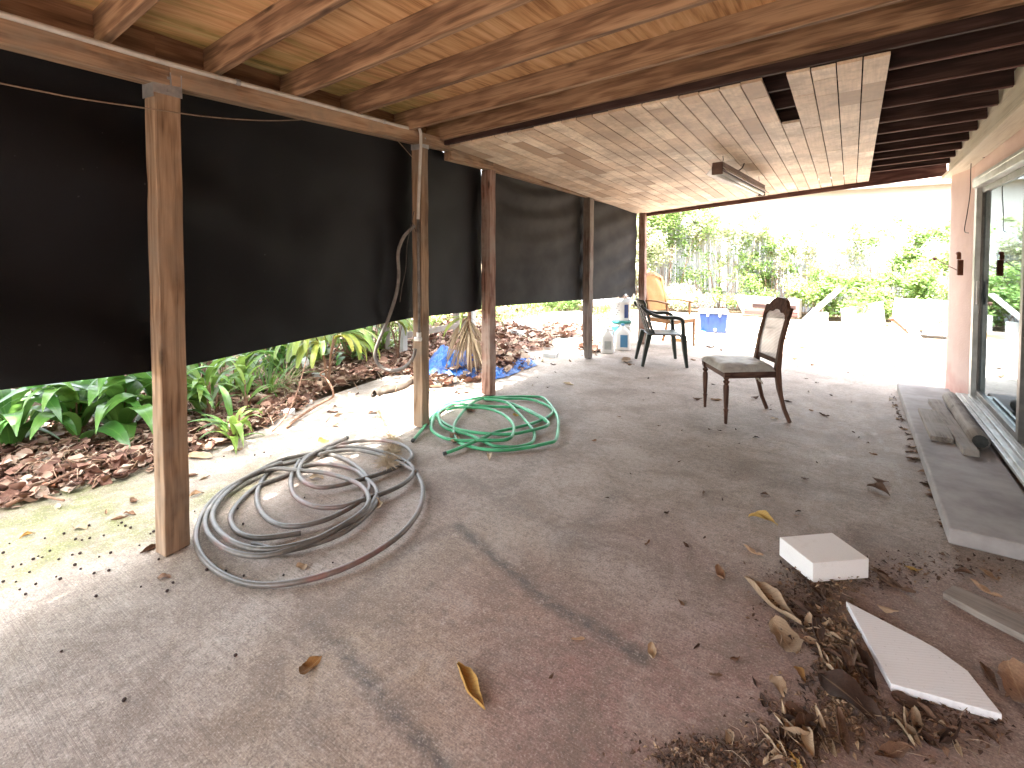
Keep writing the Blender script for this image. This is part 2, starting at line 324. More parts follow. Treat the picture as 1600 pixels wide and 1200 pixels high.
def m_cane(name, c1, c2, holes=.45):
    N = NT(name); P = N.attr('gco'); s_ = 85
    a = N.wave(N.mapv(P, (1, 1, 1)), 26, 0, 0, 1, 'Y'); b = N.wave(N.mapv(P, (1, 1, 1)), 26, 0, 0, 1, 'Z')
    f = N.math('MAXIMUM', a, b); c = N.ramp(N.noise(P, 6, 4), [(.3, c1), (.7, c2)]); c = N.mix(N.rng(f, .5, .8, .5, 0), c, tuple(x * .4 for x in c1)); N.fin(c, .6, .3)
    tr = N.new('ShaderNodeBsdfTransparent'); mx = N.new('ShaderNodeMixShader'); N.put(mx.inputs[0], N.rng(f, .75, .97, holes, 0)); N.n.links.new(N.b.outputs[0], mx.inputs[1]); N.n.links.new(tr.outputs[0], mx.inputs[2])
    tl = N.new('ShaderNodeBsdfTranslucent'); N.put(tl.inputs[0], c); m2 = N.new('ShaderNodeMixShader'); m2.inputs[0].default_value = .6; N.n.links.new(mx.outputs[0], m2.inputs[1]); N.n.links.new(tl.outputs[0], m2.inputs[2]); N.n.links.new(m2.outputs[0], N.out.inputs[0]); return N.m
M_CANE = m_cane('pale_cane', (.60, .58, .55), (.80, .78, .75), 1.0); M_CANE2 = m_cane('tan_cane', (.46, .29, .14), (.58, .40, .22), .25)
M_PLASTIC = m_basic('dark_green_plastic', (.010, .016, .012), (.022, .03, .024), 10, .38, .5)
M_WPLAST = m_basic('white_plastic', (.66, .66, .63), (.76, .76, .74), 6, .45, .4)
M_BLUE = m_basic('blue_plastic', (0.00528, 0.0264, 0.111), (0.00924, 0.037, 0.137), 6, .4, .5)
M_LBLUE = m_basic('light_blue_label', (0.048, 0.173, 0.317), (0.0768, 0.211, 0.346), 8, .5)
M_TEAL = m_basic('teal_plastic', (0.0126, 0.126, 0.118), (0.0252, 0.168, 0.151), 8, .5)
M_DIRTYW = m_basic('dirty_white_metal', (.50, .52, .52), (.66, .68, .68), 5, .5, .4)
M_GREYP = m_basic('cloudy_plastic', (.33, .36, .34), (.46, .48, .46), 6, .5)
N = NT('blue_tarpaulin'); P = N.obj(); c = N.ramp(N.noise(P, 9, 5, .65), [(.3, (.008, .06, .27)), (.7, (.02, .135, .47))]); N.bump(N.noise(P, 26, 4), .5, .02); M_BTARP = N.fin(c, .38, .5)
M_TUBE = m_basic('white_lamp_tube', (.75, .77, .75), (.82, .84, .82), 3, .3)
M_FIXT = m_basic('brown_lamp_housing', (.08, .042, .03), (.16, .095, .075), 9, .5, .4)
M_REFL = m_basic('white_lamp_reflector', (.5, .46, .42), (.66, .63, .6), 6, .4)
M_ALU = m_basic('dull_aluminium', (0.383, 0.383, 0.356), (0.54, 0.54, 0.514), 7, .45, .5, .1, 50, .55)
M_BRONZE = m_basic('dark_aluminium', (0.112, 0.104, 0.096), (0.192, 0.176, 0.16), 8, .45, .5, 0, 50, .5)
M_RUST = m_basic('rusty_box', (.16, .055, .03), (.27, .10, .06), 25, .7, .3)
M_CURT = m_basic('blue_white_curtain', (.66, .82, .89), (.78, .89, .93), 2.5, .9, .1)
_c = M_CURT.node_tree; _p = _c.nodes['Principled BSDF']; _t = _c.nodes.new('ShaderNodeBsdfTranslucent'); _t.inputs[0].default_value = (.66, .84, .90, 1); _m = _c.nodes.new('ShaderNodeMixShader'); _m.inputs[0].default_value = .55
_c.links.new(_p.outputs[0], _m.inputs[1]); _c.links.new(_t.outputs[0], _m.inputs[2]); _c.links.new(_m.outputs[0], _c.nodes['Material Output'].inputs[0])
M_ROOM = m_basic('dim_room', (.5, .5, .48), (.6, .6, .58), 1, .9, .1)
N = NT('window_glass'); N.fin((.75, .88, .95), .03, .5); gl = N.new('ShaderNodeBsdfGlossy'); gl.inputs['Roughness'].default_value = .02; gl.inputs['Color'].default_value = (.74, .86, .92, 1)
tr = N.new('ShaderNodeBsdfTransparent'); tr.inputs[0].default_value = (.93, .98, 1, 1); fr = N.new('ShaderNodeFresnel'); fr.inputs[0].default_value = 1.6
mx = N.new('ShaderNodeMixShader'); N.put(mx.inputs[0], N.math('ADD', N.math('MULTIPLY', fr.outputs[0], .95), .10, clamp=True)); N.n.links.new(tr.outputs[0], mx.inputs[1]); N.n.links.new(gl.outputs[0], mx.inputs[2]); N.n.links.new(mx.outputs[0], N.out.inputs[0]); M_GLASS = N.m
M_FENCE = m_wood('weathered_white_fence', (0.279, 0.299, 0.334), (0.426, 0.45, 0.496), (0.557, 0.578, 0.605), knots=False, weather=(0.325, 0.341, 0.372))
M_HWALL = m_basic('pale_house_paint', (0.459, 0.44, 0.39), (0.52, 0.501, 0.451), 1.2, .9, .2)
M_HTRIM = m_basic('white_eave_paint', (0.375, 0.375, 0.36), (0.465, 0.465, 0.45), 3, .8)
M_SHING = m_basic('grey_shingle', (.22, .20, .18), (.35, .32, .29), 8, .9, .1, .5, 20)
M_GALV2 = m_basic('grey_sheet_metal', (0.0972, 0.103, 0.106), (0.14, 0.146, 0.148), 4, .5, .4, .1, 30, .2)
M_BROWNST = m_basic('brown_stick', (.14, .075, .05), (.26, .16, .11), 18, .9, .1, .4, 60)
M_TERRA = m_basic('terracotta_board', (.23, .10, .065), (.33, .17, .11), 8, .85)
M_TANW = m_wood('tan_lumber', (.35, .2, .08), (.5, .31, .14), (.6, .4, .2), knots=False)
M_SEED = m_basic('dark_seed', (.018, .010, .010), (.05, .028, .022), 40, .8)
M_LEAF_B = m_leaf('broad_green_leaf', [(0, (0.0252, 0.0936, 0.018)), (.5, (0.0576, 0.173, 0.0324)), (1, (0.144, 0.259, 0.054))], .3, .3, .5)
M_LEAF_Y = m_leaf('fresh_green_leaf', [(0, (0.0387, 0.116, 0.0232)), (.5, (0.093, 0.201, 0.0387)), (1, (0.209, 0.295, 0.0581))], .4, .4)
M_LEAF_P = m_leaf('palm_leaf', [(0, (0.0409, 0.109, 0.0239)), (.55, (0.0955, 0.191, 0.0409)), (.85, (0.226, 0.273, 0.0477)), (1, (0.341, 0.286, 0.0614))], .4, .4)
M_LEAF_D = m_leaf('dead_palm_leaf', [(0, (0.18, 0.128, 0.075)), (.5, (0.285, 0.217, 0.143)), (1, (0.39, 0.315, 0.225))], .8, .2, .2)
M_LEAF_F = m_leaf('fence_vine_leaf', [(0, (0.0605, 0.134, 0.0302)), (.5, (0.134, 0.228, 0.0538)), (1, (0.296, 0.356, 0.134))], .5, .4, .3, False)
M_LEAF_W = m_leaf('pale_vine_leaf', [(0, (0.187, 0.259, 0.101)), (.5, (0.346, 0.382, 0.216)), (1, (0.518, 0.504, 0.396))], .5, .35, .3, False)
M_GRASS = m_leaf('grass_blade', [(0, (0.035, 0.084, 0.0175)), (.5, (0.084, 0.168, 0.035)), (1, (0.196, 0.238, 0.07))], .5, .4, .3, False)
M_DL = m_deadleaf('dead_leaf', [(.05, (.045, .024, .016)), (.35, (.12, .065, .04)), (.6, (.23, .13, .08)), (.85, (.34, .22, .13))])
M_DLG = m_deadleaf('tan_dead_leaf', [(.05, (.23, .16, .10)), (.5, (.40, .29, .19)), (.9, (.52, .42, .29))])
M_DLY = m_deadleaf('yellow_dead_leaf', [(.05, (.16, .075, .022)), (.5, (.34, .18, .045)), (.9, (.42, .29, .09))])
M_DLD = m_deadleaf('dark_dead_leaf', [(.05, (0.0297, 0.0175, 0.0135)), (.5, (0.0743, 0.0432, 0.0297)), (.9, (0.176, 0.108, 0.0702))])
M_LIT = m_deadleaf('leaf_litter', [(.0, (0.0546, 0.0312, 0.0234)), (.25, (0.156, 0.078, 0.0562)), (.45, (0.265, 0.148, 0.109)), (.65, (0.359, 0.242, 0.179)), (.9, (0.468, 0.39, 0.32))], False)
M_CRUMB = m_deadleaf('leaf_crumbs', [(.05, (0.026, 0.0156, 0.013)), (.4, (0.078, 0.0455, 0.0312)), (.7, (0.182, 0.111, 0.0715)), (.95, (0.39, 0.286, 0.182))], False)

# ================================================================== SETTING
# ground
m = MB(); m.grid(lambda a, b: (-60 + 120 * a, -40 + 120 * b, -.06), 60, 60)
tag(m.build('ground', M_EARTH), kind='structure')

# patio slab with stain_shade / moss / red attributes
def seg_d(X, Y, a, b):
    ax, ay = a[0], a[1]; bx, by = b[0], b[1]; dx, dy = bx - ax, by - ay; L = dx * dx + dy * dy
    t = np.clip(((X - ax) * dx + (Y - ay) * dy) / L, 0, 1); return np.hypot(X - ax - t * dx, Y - ay - t * dy)
def lin(v, P): return np.interp(v, [p[0] for p in P], [p[1] for p in P])
EDGE = [(-9, -5.2), (-2, -4.3), (.5, -4.15), (1.5, -4.0), (2.8, -4.4), (4.3, -4.65), (6, -4.9), (8, -5.2), (13.2, -5.2)]
x0, x1, y0, y1, st = -5.3, 1.06, -9.0, 13.2, .03
nx = int((x1 - x0) / st); ny = int((y1 - y0) / st)
gx_ = np.linspace(0, 1, nx + 1); gy_ = np.linspace(y0, y1, ny + 1)
YY = np.repeat(gy_[None, :], nx + 1, 0); LE = lin(gy_, EDGE)[None, :]; XX = LE + (x1 - LE) * gx_[:, None]
V = np.stack([XX.ravel(), YY.ravel(), np.zeros(XX.size)], 1)
idx = np.arange((nx + 1) * (ny + 1)).reshape(nx + 1, ny + 1)
Q = np.stack([idx[:-1, :-1], idx[1:, :-1], idx[1:, 1:], idx[:-1, 1:]], -1).reshape(-1, 4)
me = bpy.data.meshes.new('patio_floor'); me.vertices.add(len(V)); me.vertices.foreach_set('co', V.astype(np.float32).ravel())
me.loops.add(Q.size); me.loops.foreach_set('vertex_index', Q.astype(np.int32).ravel()); me.polygons.add(len(Q))
me.polygons.foreach_set('loop_start', np.arange(0, Q.size, 4, dtype=np.int32)); me.polygons.foreach_set('loop_total', np.full(len(Q), 4, dtype=np.int32)); me.update(calc_edges=True)
X = V[:, 0]; Y = V[:, 1]
stain_shade = np.zeros(len(V)); pale = np.zeros(len(V)); red = np.zeros(len(V)); moss = np.zeros(len(V)); och = np.zeros(len(V))
def line(px, wd, s, arr):
    p = [gz(*q) for q in px]
    for i in range(len(p) - 1):
        d = seg_d(X, Y, p[i], p[i + 1]); np.maximum(arr, s * np.clip(1.25 - d / wd, 0, 1) ** .8, out=arr)
line([(717, 822), (766, 864), (850, 937), (920, 976), (1004, 1028)], .040, .95, stain_shade)
line([(800, 860), (850, 910), (930, 960)], .06, .30, stain_shade)
line([(530, 1005), (598, 1095), (650, 1151), (696, 1200)], .036, .95, stain_shade)
line([(480, 990), (520, 960), (570, 915), (645, 850), (717, 822)], .045, .45, stain_shade)
line([(600, 985), (668, 923), (724, 874)], .035, .30, stain_shade)
line([(719, 740), (781, 781), (856, 819), (930, 860)], .045, .38, stain_shade)
line([(781, 775), (825, 731), (860, 690)], .06, .35, stain_shade); line([(880, 850), (935, 800), (965, 770)], .07, .42, stain_shade)
line([(490, 976), (546, 1025)], .04, .7, stain_shade); line([(409, 1081), (455, 1095), (497, 1165)], .035, .45, stain_shade)
line([(400, 1180), (470, 1110), (560, 1040)], .05, .25, stain_shade)
line([(1010, 690), (1120, 720), (1280, 760)], .18, .22, stain_shade); line([(830, 600), (900, 640), (930, 700)], .16, .3, stain_shade)
line([(1385, 655), (1420, 660)], .12, .4, stain_shade)
line([(1365, 675), (1395, 715), (1420, 780)], .012, .7, pale)
line([(1375, 720), (1420, 740)], .07, .4, pale); line([(350, 1010), (430, 920), (520, 860)], .12, .45, pale)
line([(900, 840), (1000, 900), (1080, 960)], .2, .3, pale); line([(560, 760), (640, 780), (620, 850)], .16, .5, pale)
def blob(u, v, rx, ry, s, arr, p=1):
    c = gz(u, v); d = np.sqrt(((X - c[0]) / rx) ** 2 + ((Y - c[1]) / ry) ** 2); np.maximum(arr, s * np.clip(1.5 - d, 0, 1) ** p, out=arr)
blob(930, 1090, .55, .50, .8, red); blob(800, 960, .38, .38, .6, red); blob(1230, 1100, .7, .6, .7, red); blob(680, 1130, .3, .3, .4, red); blob(1440, 980, .5, .6, .5, red); blob(640, 790, .3, .3, .2, red); blob(1050, 880, .5, .5, .35, red)
blob(500, 770, .35, .5, .35, red)
blob(120, 1120, .75, .6, .30, stain_shade); blob(330, 1150, .5, .4, .25, stain_shade); blob(60, 1060, .4, .5, .2, stain_shade); blob(520, 1100, .5, .35, .5, och); blob(600, 1010, .4, .4, .5, och); blob(730, 900, .5, .4, .35, och)  # front-left blobs darken the concrete for its dimmer light; ochre ones are floor tint
mz = np.clip((-2.90 - X + .05 * np.sin(Y * 7)) / .22, 0, 1) * np.clip((1.75 - Y) / .7, 0, 1); wob = np.sin(X * 9 + Y * 3) * .2 + np.sin(Y * 11 - X * 4) * .2 + .62
moss = mz * np.clip(wob + .7, 0, 1); stain_shade = np.maximum(stain_shade, .35 * mz * np.clip(.9 - wob, 0, 1)); blob(355, 770, .16, .25, .8, moss); blob(420, 730, .15, .25, .6, moss)
palem = np.clip((-2.62 - X) / .12, 0, 1) * np.clip((5 - Y) / 2, 0, 1) * .12; pale = np.maximum(pale, palem * (1 - moss))
for nm, ar in (('stain_shade', stain_shade), ('pale', pale), ('red', np.clip(red, 0, 1)), ('moss', moss), ('ochre', och)):
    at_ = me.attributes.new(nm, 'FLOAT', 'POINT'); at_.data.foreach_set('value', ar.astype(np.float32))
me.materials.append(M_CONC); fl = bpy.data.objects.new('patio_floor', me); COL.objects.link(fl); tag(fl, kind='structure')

# bright concrete walk in the side yard
m = MB(); P = [gz(775, 505), gz(860, 488), gz(905, 486), gz(960, 505), gz(930, 520), gz(870, 518)]
P = [(p.x, p.y, .012) for p in P]; m.prism(P, [(p[0], p[1], -.05) for p in P]); tag(m.build('path', M_PATH), kind='structure')

# ---------------------------------------------------------------- house
BX = .95
def y_end(x): return 8.12 - (x + 2.83) * .197
house = empty('house', (0, 0, 0), 0, 'pink stucco house wall with sliding glass door along the right side of the patio', 'house')
m = MB()
prof = [(.98, 6.45), (.962, 6.52), (.92, 6.72), (.885, 6.90), (.86, 7.03), (.862, 7.10), (.885, 7.15), (.94, 7.18), (1.02, 7.19)]
def colf(a, b):
    k = a * (len(prof) - 1); i = min(int(k), len(prof) - 2); t = k - i
    return (prof[i][0] * (1 - t) + prof[i + 1][0] * t, prof[i][1] * (1 - t) + prof[i + 1][1] * t, 2.62 * b)
m.grid(colf, 24, 20)
m.box(1.0, 1.16, 6.43, 7.19, 0, 2.62)                        # core behind the rounded corner
m.box(BX, 1.16, 2.95, 6.43, 2.17, 2.62)                       # over the door
m.box(BX, 1.16, -5, 2.95, 0, 2.62)                            # near wall
m.box(1.16, 6.5, 6.97, 7.19, 0, 2.62)                         # end wall of the house
m.box(BX + .012, 1.16, 2.95, 6.43, 0, .10)                    # curb under the door
m.build('wall', M_STUCCO, house, True)
house.children[0].data.polygons.foreach_set('use_smooth', [i < 480 for i in range(len(house.children[0].data.polygons))])
m = MB(); m.box(4.2, 4.3, -5, 6.97, 0, .8); m.box(4.2, 4.3, -5, 6.97, 2.3, 2.62); m.box(4.2, 4.3, -5, 3.6, .8, 2.3); m.box(1.17, 4.2, -5, 6.96, -.02, .02); m.box(1.17, 4.2, -5, 6.96, 2.5, 2.6); m.box(1.17, 4.2, -5, -4.9, .02, 2.5); m.build('room', M_ROOM, house)  # unseen back wall left open so sky light reaches the curtain from behind
m = MB(); m.box(.86, 6.7, -5.2, 7.38, 2.80, 2.92); m.build('roof', M_SHING, house)
m = MB(); m.box(.985, 1.2, 6.9, 7.38, 2.64, 2.79); m.build('eave', M_HTRIM, house)
# sliding door
m = MB(); m.box(.952, 1.03, 6.33, 6.428, .10, 2.168); m.box(.93, 1.10, 2.952, 3.03, .10, 2.168); m.box(.92, 1.10, 3.03, 6.33, 2.08, 2.168)
m.box(.915, .935, 3.03, 6.33, 2.135, 2.15)
door = m.build('sliding_door', M_ALU, house, bevel=.004)
m = MB(); m.box(.990, 1.022, 6.305, 6.33, .15, 2.08); m.box(.985, 1.025, 4.86, 4.93, .15, 2.08); m.box(.985, 1.025, 4.93, 6.305, .15, .20); m.box(.985, 1.025, 4.93, 6.305, 2.03, 2.08)
m.box(1.03, 1.07, 4.88, 4.95, .15, 2.08); m.box(1.03, 1.07, 3.03, 3.1, .15, 2.08); m.box(1.03, 1.07, 3.1, 4.88, .15, .21); m.box(1.03, 1.07, 3.1, 4.88, 2.02, 2.08)
m.build('panel_frame', M_BRONZE, door, bevel=.003)
m = MB(); m.box(1.003, 1.008, 4.93, 6.305, .20, 2.03); m.build('glass_pane', M_GLASS, door)
m = MB(); m.box(1.048, 1.053, 3.1, 4.88, .21, 2.02); m.build('glass_pane', M_GLASS, door)
m = MB(); m.box(.965, .985, 6.28, 6.31, 1.0, 1.22); m.build('handle', M_WPLAST, door, bevel=.004)
m = MB(); m.box(.86, 1.1, 2.952, 6.45, .102, .125); m.box(.885, .90, 2.952, 6.33, .125, .145); m.box(.935, .95, 2.952, 6.33, .125, .15); m.box(.985, 1.1, 2.952, 6.33, .125, .148); m.build('sill', M_ALU, door, bevel=.002)
m = MB()
def cur(a, b):
    y = 5.0 + 1.41 * a; return (1.062 + .010 * sin(y * 38) + .007 * sin(y * 61), y, .16 + 1.9 * b)
m.grid(cur, 160, 2); m.build('curtain', M_CURT, house, True)

# concrete step
m = MB(); m.box(.43, .857, 3.30, 6.80, 0.0, .085); o = m.build('concrete_step', M_STEP, bevel=.012); tag(o, 'long low grey concrete step along the foot of the glass door', 'step')

# ---------------------------------------------------------------- patio roof
C4 = np.array([[1, x, y, x * y] for x, y in ((-2.77, 3.3), (.11, 3.3), (-2.6, 8.05), (.2, 7.5))]); cz = np.linalg.solve(C4, np.array([2.445, 2.555, 2.185, 2.375]))
def zc(x, y): return cz[0] + cz[1] * x + cz[2] * y + cz[3] * x * y
roof = empty('patio_roof', (0, 0, 0), 0, 'sloping wooden patio roof with exposed rafters and a boarded ceiling', 'patio roof')
NR = [(-2.35, 2.30, .10), (-1.9, 2.315, .10), (-1.45, 2.33, .10), (-1.0, 2.34, .10), (-.55, 2.35, .10), (-.08, 2.36, .10), (.40, 2.375, .105), (.88, 2.39, .10), (1.37, 2.405, .088), (1.84, 2.41, .072), (2.33, 2.432, .055), (2.90, 2.452, .05), (3.335, 2.462, .049)]
def beamx(y): return -2.75 - (y - 1.11) * .127
def zr(i, x): return NR[i][1] + NR[i][2] * (x + 2.8)
for i, (y, z, s) in enumerate(NR):
    m = MB(); xl = beamx(y) - .115; m.beam((xl, y, zr(i, xl) + .085), (.84, y, zr(i, .84) + .085), .042, .17); m.build('rafter', M_RAFT, roof, bevel=.004)
m = MB()
def deckf(a, b):
    y = -2.5 + a * 5.92; xl_ = beamx(y) - .13; x = xl_ + (.95 - xl_) * b; ys = [r[0] for r in NR]; zs = [zr(i, x) + .172 for i in range(len(NR))]; return (x, y, float(np.interp(y, ys, zs)))
m.grid(deckf, 40, 20); dk = m.build('plywood_deck', M_PLY, roof); sm = dk.modifiers.new('s', 'SOLIDIFY'); sm.thickness = .02; sm.offset = 1
for k, yy in enumerate((.62, 2.08)):                         # seams between the plywood sheets
    pass
YB0 = 3.42
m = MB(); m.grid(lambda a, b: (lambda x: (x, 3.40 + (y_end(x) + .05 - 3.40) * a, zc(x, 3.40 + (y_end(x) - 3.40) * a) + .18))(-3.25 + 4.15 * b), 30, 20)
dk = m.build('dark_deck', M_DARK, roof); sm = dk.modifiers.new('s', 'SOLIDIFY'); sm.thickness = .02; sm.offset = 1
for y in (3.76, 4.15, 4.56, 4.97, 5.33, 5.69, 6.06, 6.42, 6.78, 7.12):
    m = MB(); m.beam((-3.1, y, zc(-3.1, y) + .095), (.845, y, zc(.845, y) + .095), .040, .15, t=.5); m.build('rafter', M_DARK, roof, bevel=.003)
    m = MB(); m.beam((.16, y, zc(.16, y) + .0165), (.845, y, zc(.845, y) + .0165), .030, .006); m.build('batten_edge', M_FASC, roof)
# edge of the boards under the last rafter: dark strip painted in for the shaded gap
m = MB(); m.beam((-3.0, 3.385, zc(-3.0, 3.4) + .05), (.84, 3.385, zc(.84, 3.4) + .06), .03, .12); m.build('gap_shade_strip', M_DARK, roof)
m = MB(); BW = .125; k = 0; xr = .155
while xr - BW * k > -2.95:
    xa = xr - BW * (k + 1) + .0035; xb = xr - BW * k - .0035; y = YB0 + ru(-.015, .012); first = True
    yE = y_end((xa + xb) / 2) - .012
    if k == 4: y = 4.42
    ph = ru(.1, .45)
    while y < yE - .01:
        L = ph if first else random.choice((.22, .3, .38, .46, .6)); first = False; ye = min(y + L, yE); t = min(1, max(0, random.gauss(.58, .30)))
        q = [(xa, y), (xb, y), (xb, ye - .0015), (xa, ye - .0015)]; o = ru(0, 40)
        dz = ru(-.0012, .0012)
        ids = [m.vert((x_, y_, zc(x_, y_) + zz + dz), (x_ + o, zz, y_), t) for zz in (-.018, 0) for x_, y_ in q]
        m.face(ids[3], ids[2], ids[1], ids[0]); m.face(*ids[4:])
        for a, b in ((0, 1), (1, 2), (2, 3), (3, 0)): m.face(ids[a], ids[b], ids[b + 4], ids[a + 4])
        y = ye
    k += 1
m.build('ceiling_boards', M_BOARD, roof)
m = MB(); m.beam((-2.46, -2.5, 2.38), (-2.87, 1.11, 2.48), .03, .20); m.beam((-2.87, 1.11, 2.48), (-3.17, 3.45, 2.58), .03, .20); m.build('outer_fascia_or_added_boards', M_RAFT, roof)  # boards added to close off light leaking in over the beam
m = MB(); m.beam((-3.17, 3.47, 2.53), (-3.21, 4.21, 2.54), .03, .17); m.beam((-3.21, 4.21, 2.54), (-3.17, 6.52, 2.46), .03, .17); m.beam((-3.17, 6.52, 2.46), (-2.98, 8.12, 2.36), .03, .17); m.build('outer_fascia_or_added_boards', M_FASC, roof)
# end fascia
a, b = (-2.9, y_end(-2.9)), (.86, y_end(.86))
m = MB(); m.beam((a[0], a[1] + .02, zc(a[0], a[1]) + .012), (b[0], b[1] + .02, zc(b[0], b[1]) + .012), .045, .165); m.build('end_fascia', M_FASC, roof, bevel=.004)
# ledger on the house
m = MB(); m.beam((.895, 3.0, 2.52), (.895, 7.25, 2.475), .085, .30); m.build('ledger', M_CREAM, roof, bevel=.004)
m = MB(); m.beam((.885, -2.5, 2.70), (.885, 2.99, 2.62), .085, .34); m.build('ledger', M_RAFT, roof, bevel=.004)
m = MB(); m.beam((.872, 3.0, 2.353), (.872, 7.30, 2.310), .145, .034); m.build('ledger_trim', M_CREAM, roof, bevel=.004)
# beams over the posts
m = MB(); m.beam((-2.32, -2.45, 2.21), (-2.75, 1.11, 2.305), .09, .095); m.beam((-2.75, 1.11, 2.305), (-3.04, 3.50, 2.440), .09, .095); m.build('beam', M_BEAM, roof, bevel=.006)
bp = [(-3.055, 3.50, 2.385), (-3.10, 4.21, 2.395), (-3.06, 6.52, 2.325), (-2.85, 8.16, 2.215)]
m = MB()
for a, b in zip(bp, bp[1:]): m.beam(a, b, .085, .135)
m.build('beam', M_BEAM, roof, bevel=.005)

# ---------------------------------------------------------------- posts
def post(x, y, ztop, wx, wy, rz, mt, label, lean=(0, 0), taper=0, bracket=True):
    r = empty('wooden_post', (x, y, 0), rz, label, 'post', 'wooden posts along the open side of the patio')
    m = MB(); n = 14
    rings = []
    for i in range(n + 1):
        z = ztop * i / n; k = 1
        if taper and z < .32: k = .62 + .38 * z / .32
        wv = .003 * sin(i * 2.1 + x); o = []
        for sx, sy in ((-1, -1), (1, -1), (1, 1), (-1, 1)):
            zz = z + (ru(0, .02) if i == 0 else 0)
            px = sx * wx / 2 + (wx * (1 - k) if sx < 0 else 0) + wv + lean[0] * z; py = sy * wy / 2 + lean[1] * z
            o.append(m.vert((px, py, zz), (px + x * 7, py + y * 3, z)))
        rings.append(o)
    for i in range(n):
        for q in range(4): m.face(rings[i][q], rings[i][(q + 1) % 4], rings[i + 1][(q + 1) % 4], rings[i + 1][q])
    m.face(*rings[0][::-1]); m.face(*rings[-1]); m.build('shaft', mt, r, bevel=.006)
    if bracket:
        m = MB(); w_ = wx / 2 + .003; h = ztop
        m.box(w_, w_ + .003, -wy / 2 - .004, wy / 2 + .004, h - .05, h + .06); m.box(-wx / 2, w_, -wy / 2 - .007, -wy / 2 - .004, h - .07, h + .055)
        for zz in (-.03, .03): m.box(w_ + .003, w_ + .007, -.006, .006, h + zz - .006, h + zz + .006)
        b = m.build('bracket', M_GALV, r); b.location = (lean[0] * h, lean[1] * h, 0)
    return r
post(-2.755, 1.10, 2.262, .088, .118, .10, M_POST, 'tall light brown post nearest the camera in front of the black screen')
post(-3.00, 3.09, 2.392, .095, .10, .12, M_POST, 'brown post carrying the grey conduit between the two coiled hoses', (-.0, .0))
post(-3.115, 4.20, 2.325, .112, .10, 0, M_RED, 'reddish brown post standing behind the green hose coil', bracket=False)
post(-3.085, 6.50, 2.262, .105, .125, 0, M_GREYPOST, 'grey brown post with chipped foot beside the white jugs', (.006, 0), .5, bracket=False)
post(-2.855, 8.10, 2.15, .105, .105, 0, M_RED, 'farthest dark post at the roof corner behind the green plastic chair', bracket=False)

# ---------------------------------------------------------------- shade screens
PL = [(-2.45, -2.32), (1.11, -2.75), (3.09, -3.0), (4.2, -3.115), (6.5, -3.085), (8.1, -2.855)]
def px_(y): return float(np.interp(y, [p[0] for p in PL], [p[1] for p in PL])) - .075
def ztop_(y): return float(np.interp(y, [-2.45, 1.11, 3.5, 3.55, 4.21, 6.52, 8.1], [2.21, 2.31, 2.43, 2.40, 2.38, 2.31, 2.2]))
def zbot_(y): return float(np.interp(y, [-1.1, .57, 1.15, 3.08, 4.0, 4.4, 6.4, 8.1], [.97, .925, .885, .925, .885, .905, .83, .765]))
def screen(ya, yb, nu, nv, fold):
    def f(a, b):
        y = ya + (yb - ya) * a; z = zbot_(y) + (ztop_(y) - zbot_(y)) * b; return (px_(y) + fold(y, z, a, b), y, z)
    return f
def fold1(y, z, a, b):
    q = z * 1.0 + y * .42; d = -.085 * sin(q * 8 + 1.5 * noise.noise(Vector((y, z, 0)) * .9)) * max(0, 1 - y / 2.2) + .022 * noise.noise(Vector((y * 1.3, z * 1.6, 3))) + .010 * noise.noise(Vector((y * 4, z * 5, 7)))
    return d * (1 - b ** 6) - .02
m = MB(); m.grid(screen(-2.45, 4.2, 190, 44, fold1), 190, 44); o = m.build('shade_screen', M_TARP, None, True); tag(o, 'black shade cloth hung along the left side behind the three nearest posts', 'screen', 'hanging shade screens')
def fold2(y, z, a, b):
    if y < 6.45:
        s = (y - 4.2) / 2.3; sag = sin(pi * s); d = .040 * sin((z + .16 * sag - .1 * s) * 23 + .6 * noise.noise(Vector((y, z, 1)))) * b ** .8 * sag
    else:
        s = (y - 6.5) / 1.6; q = z - s * .55; d = .042 * sin(q * 19 + s * 2.5) * (.35 + .65 * s) * (1 - .4 * b) * (1 - max(0, s) ** 5 * .95)
    return d + .018 * noise.noise(Vector((y * 1.7, z * 2, 5))) - .02
m = MB()
def scr2(a, b):
    p = screen(4.22, 8.06, 150, 50, fold2)(a, b)
    if p[1] > 7.5 and b < .12: return (p[0], p[1], p[2] + (.12 - b) * max(0, .5 * (1 + sin(p[1] * 23))) * .55)
    return p
m.grid(scr2, 150, 50); o = m.build('shade_screen', M_TARP2, None, True); tag(o, 'charcoal shade cloth with creases between the three farthest posts', 'screen', 'hanging shade screens')

# ---------------------------------------------------------------- conduit, cable, cord
cr = empty('electrical_conduit', (-2.95, 3.05, 0), 0, 'thin grey conduit pipe clipped along the beam and down the second post', 'conduit')
L0 = Vector((-2.95, 3.05, 0))
def zbt(y): return float(np.interp(y, [-2.45, 1.11, 3.50], [2.2575, 2.3525, 2.4875]))
pts = [Vector((beamx(y) + .055, y, zbt(y) + .004)) for y in np.linspace(-2.4, 2.88, 18)]
pts += [Vector((-2.915, 2.97, 2.485)), Vector((-2.918, 3.01, 2.46)), Vector((-2.925, 3.025, 2.40)), Vector((-2.935, 3.028, 2.25)), Vector((-2.945, 3.022, 2.0)), Vector((-2.955, 3.018, 1.75))]
m = MB(); m.tube(spline(pts, 4), .0125, 10); m.build('pipe', M_PIPE, cr, True, loc=None).location = -L0
m = MB(); m.tube([(-2.955, 3.019, 1.77), (-2.957, 3.02, 1.45), (-2.952, 3.02, 1.1), (-2.955, 3.022, .80)], .011, 10); m.build('lower_pipe', M_CABLE, cr, True).location = -L0
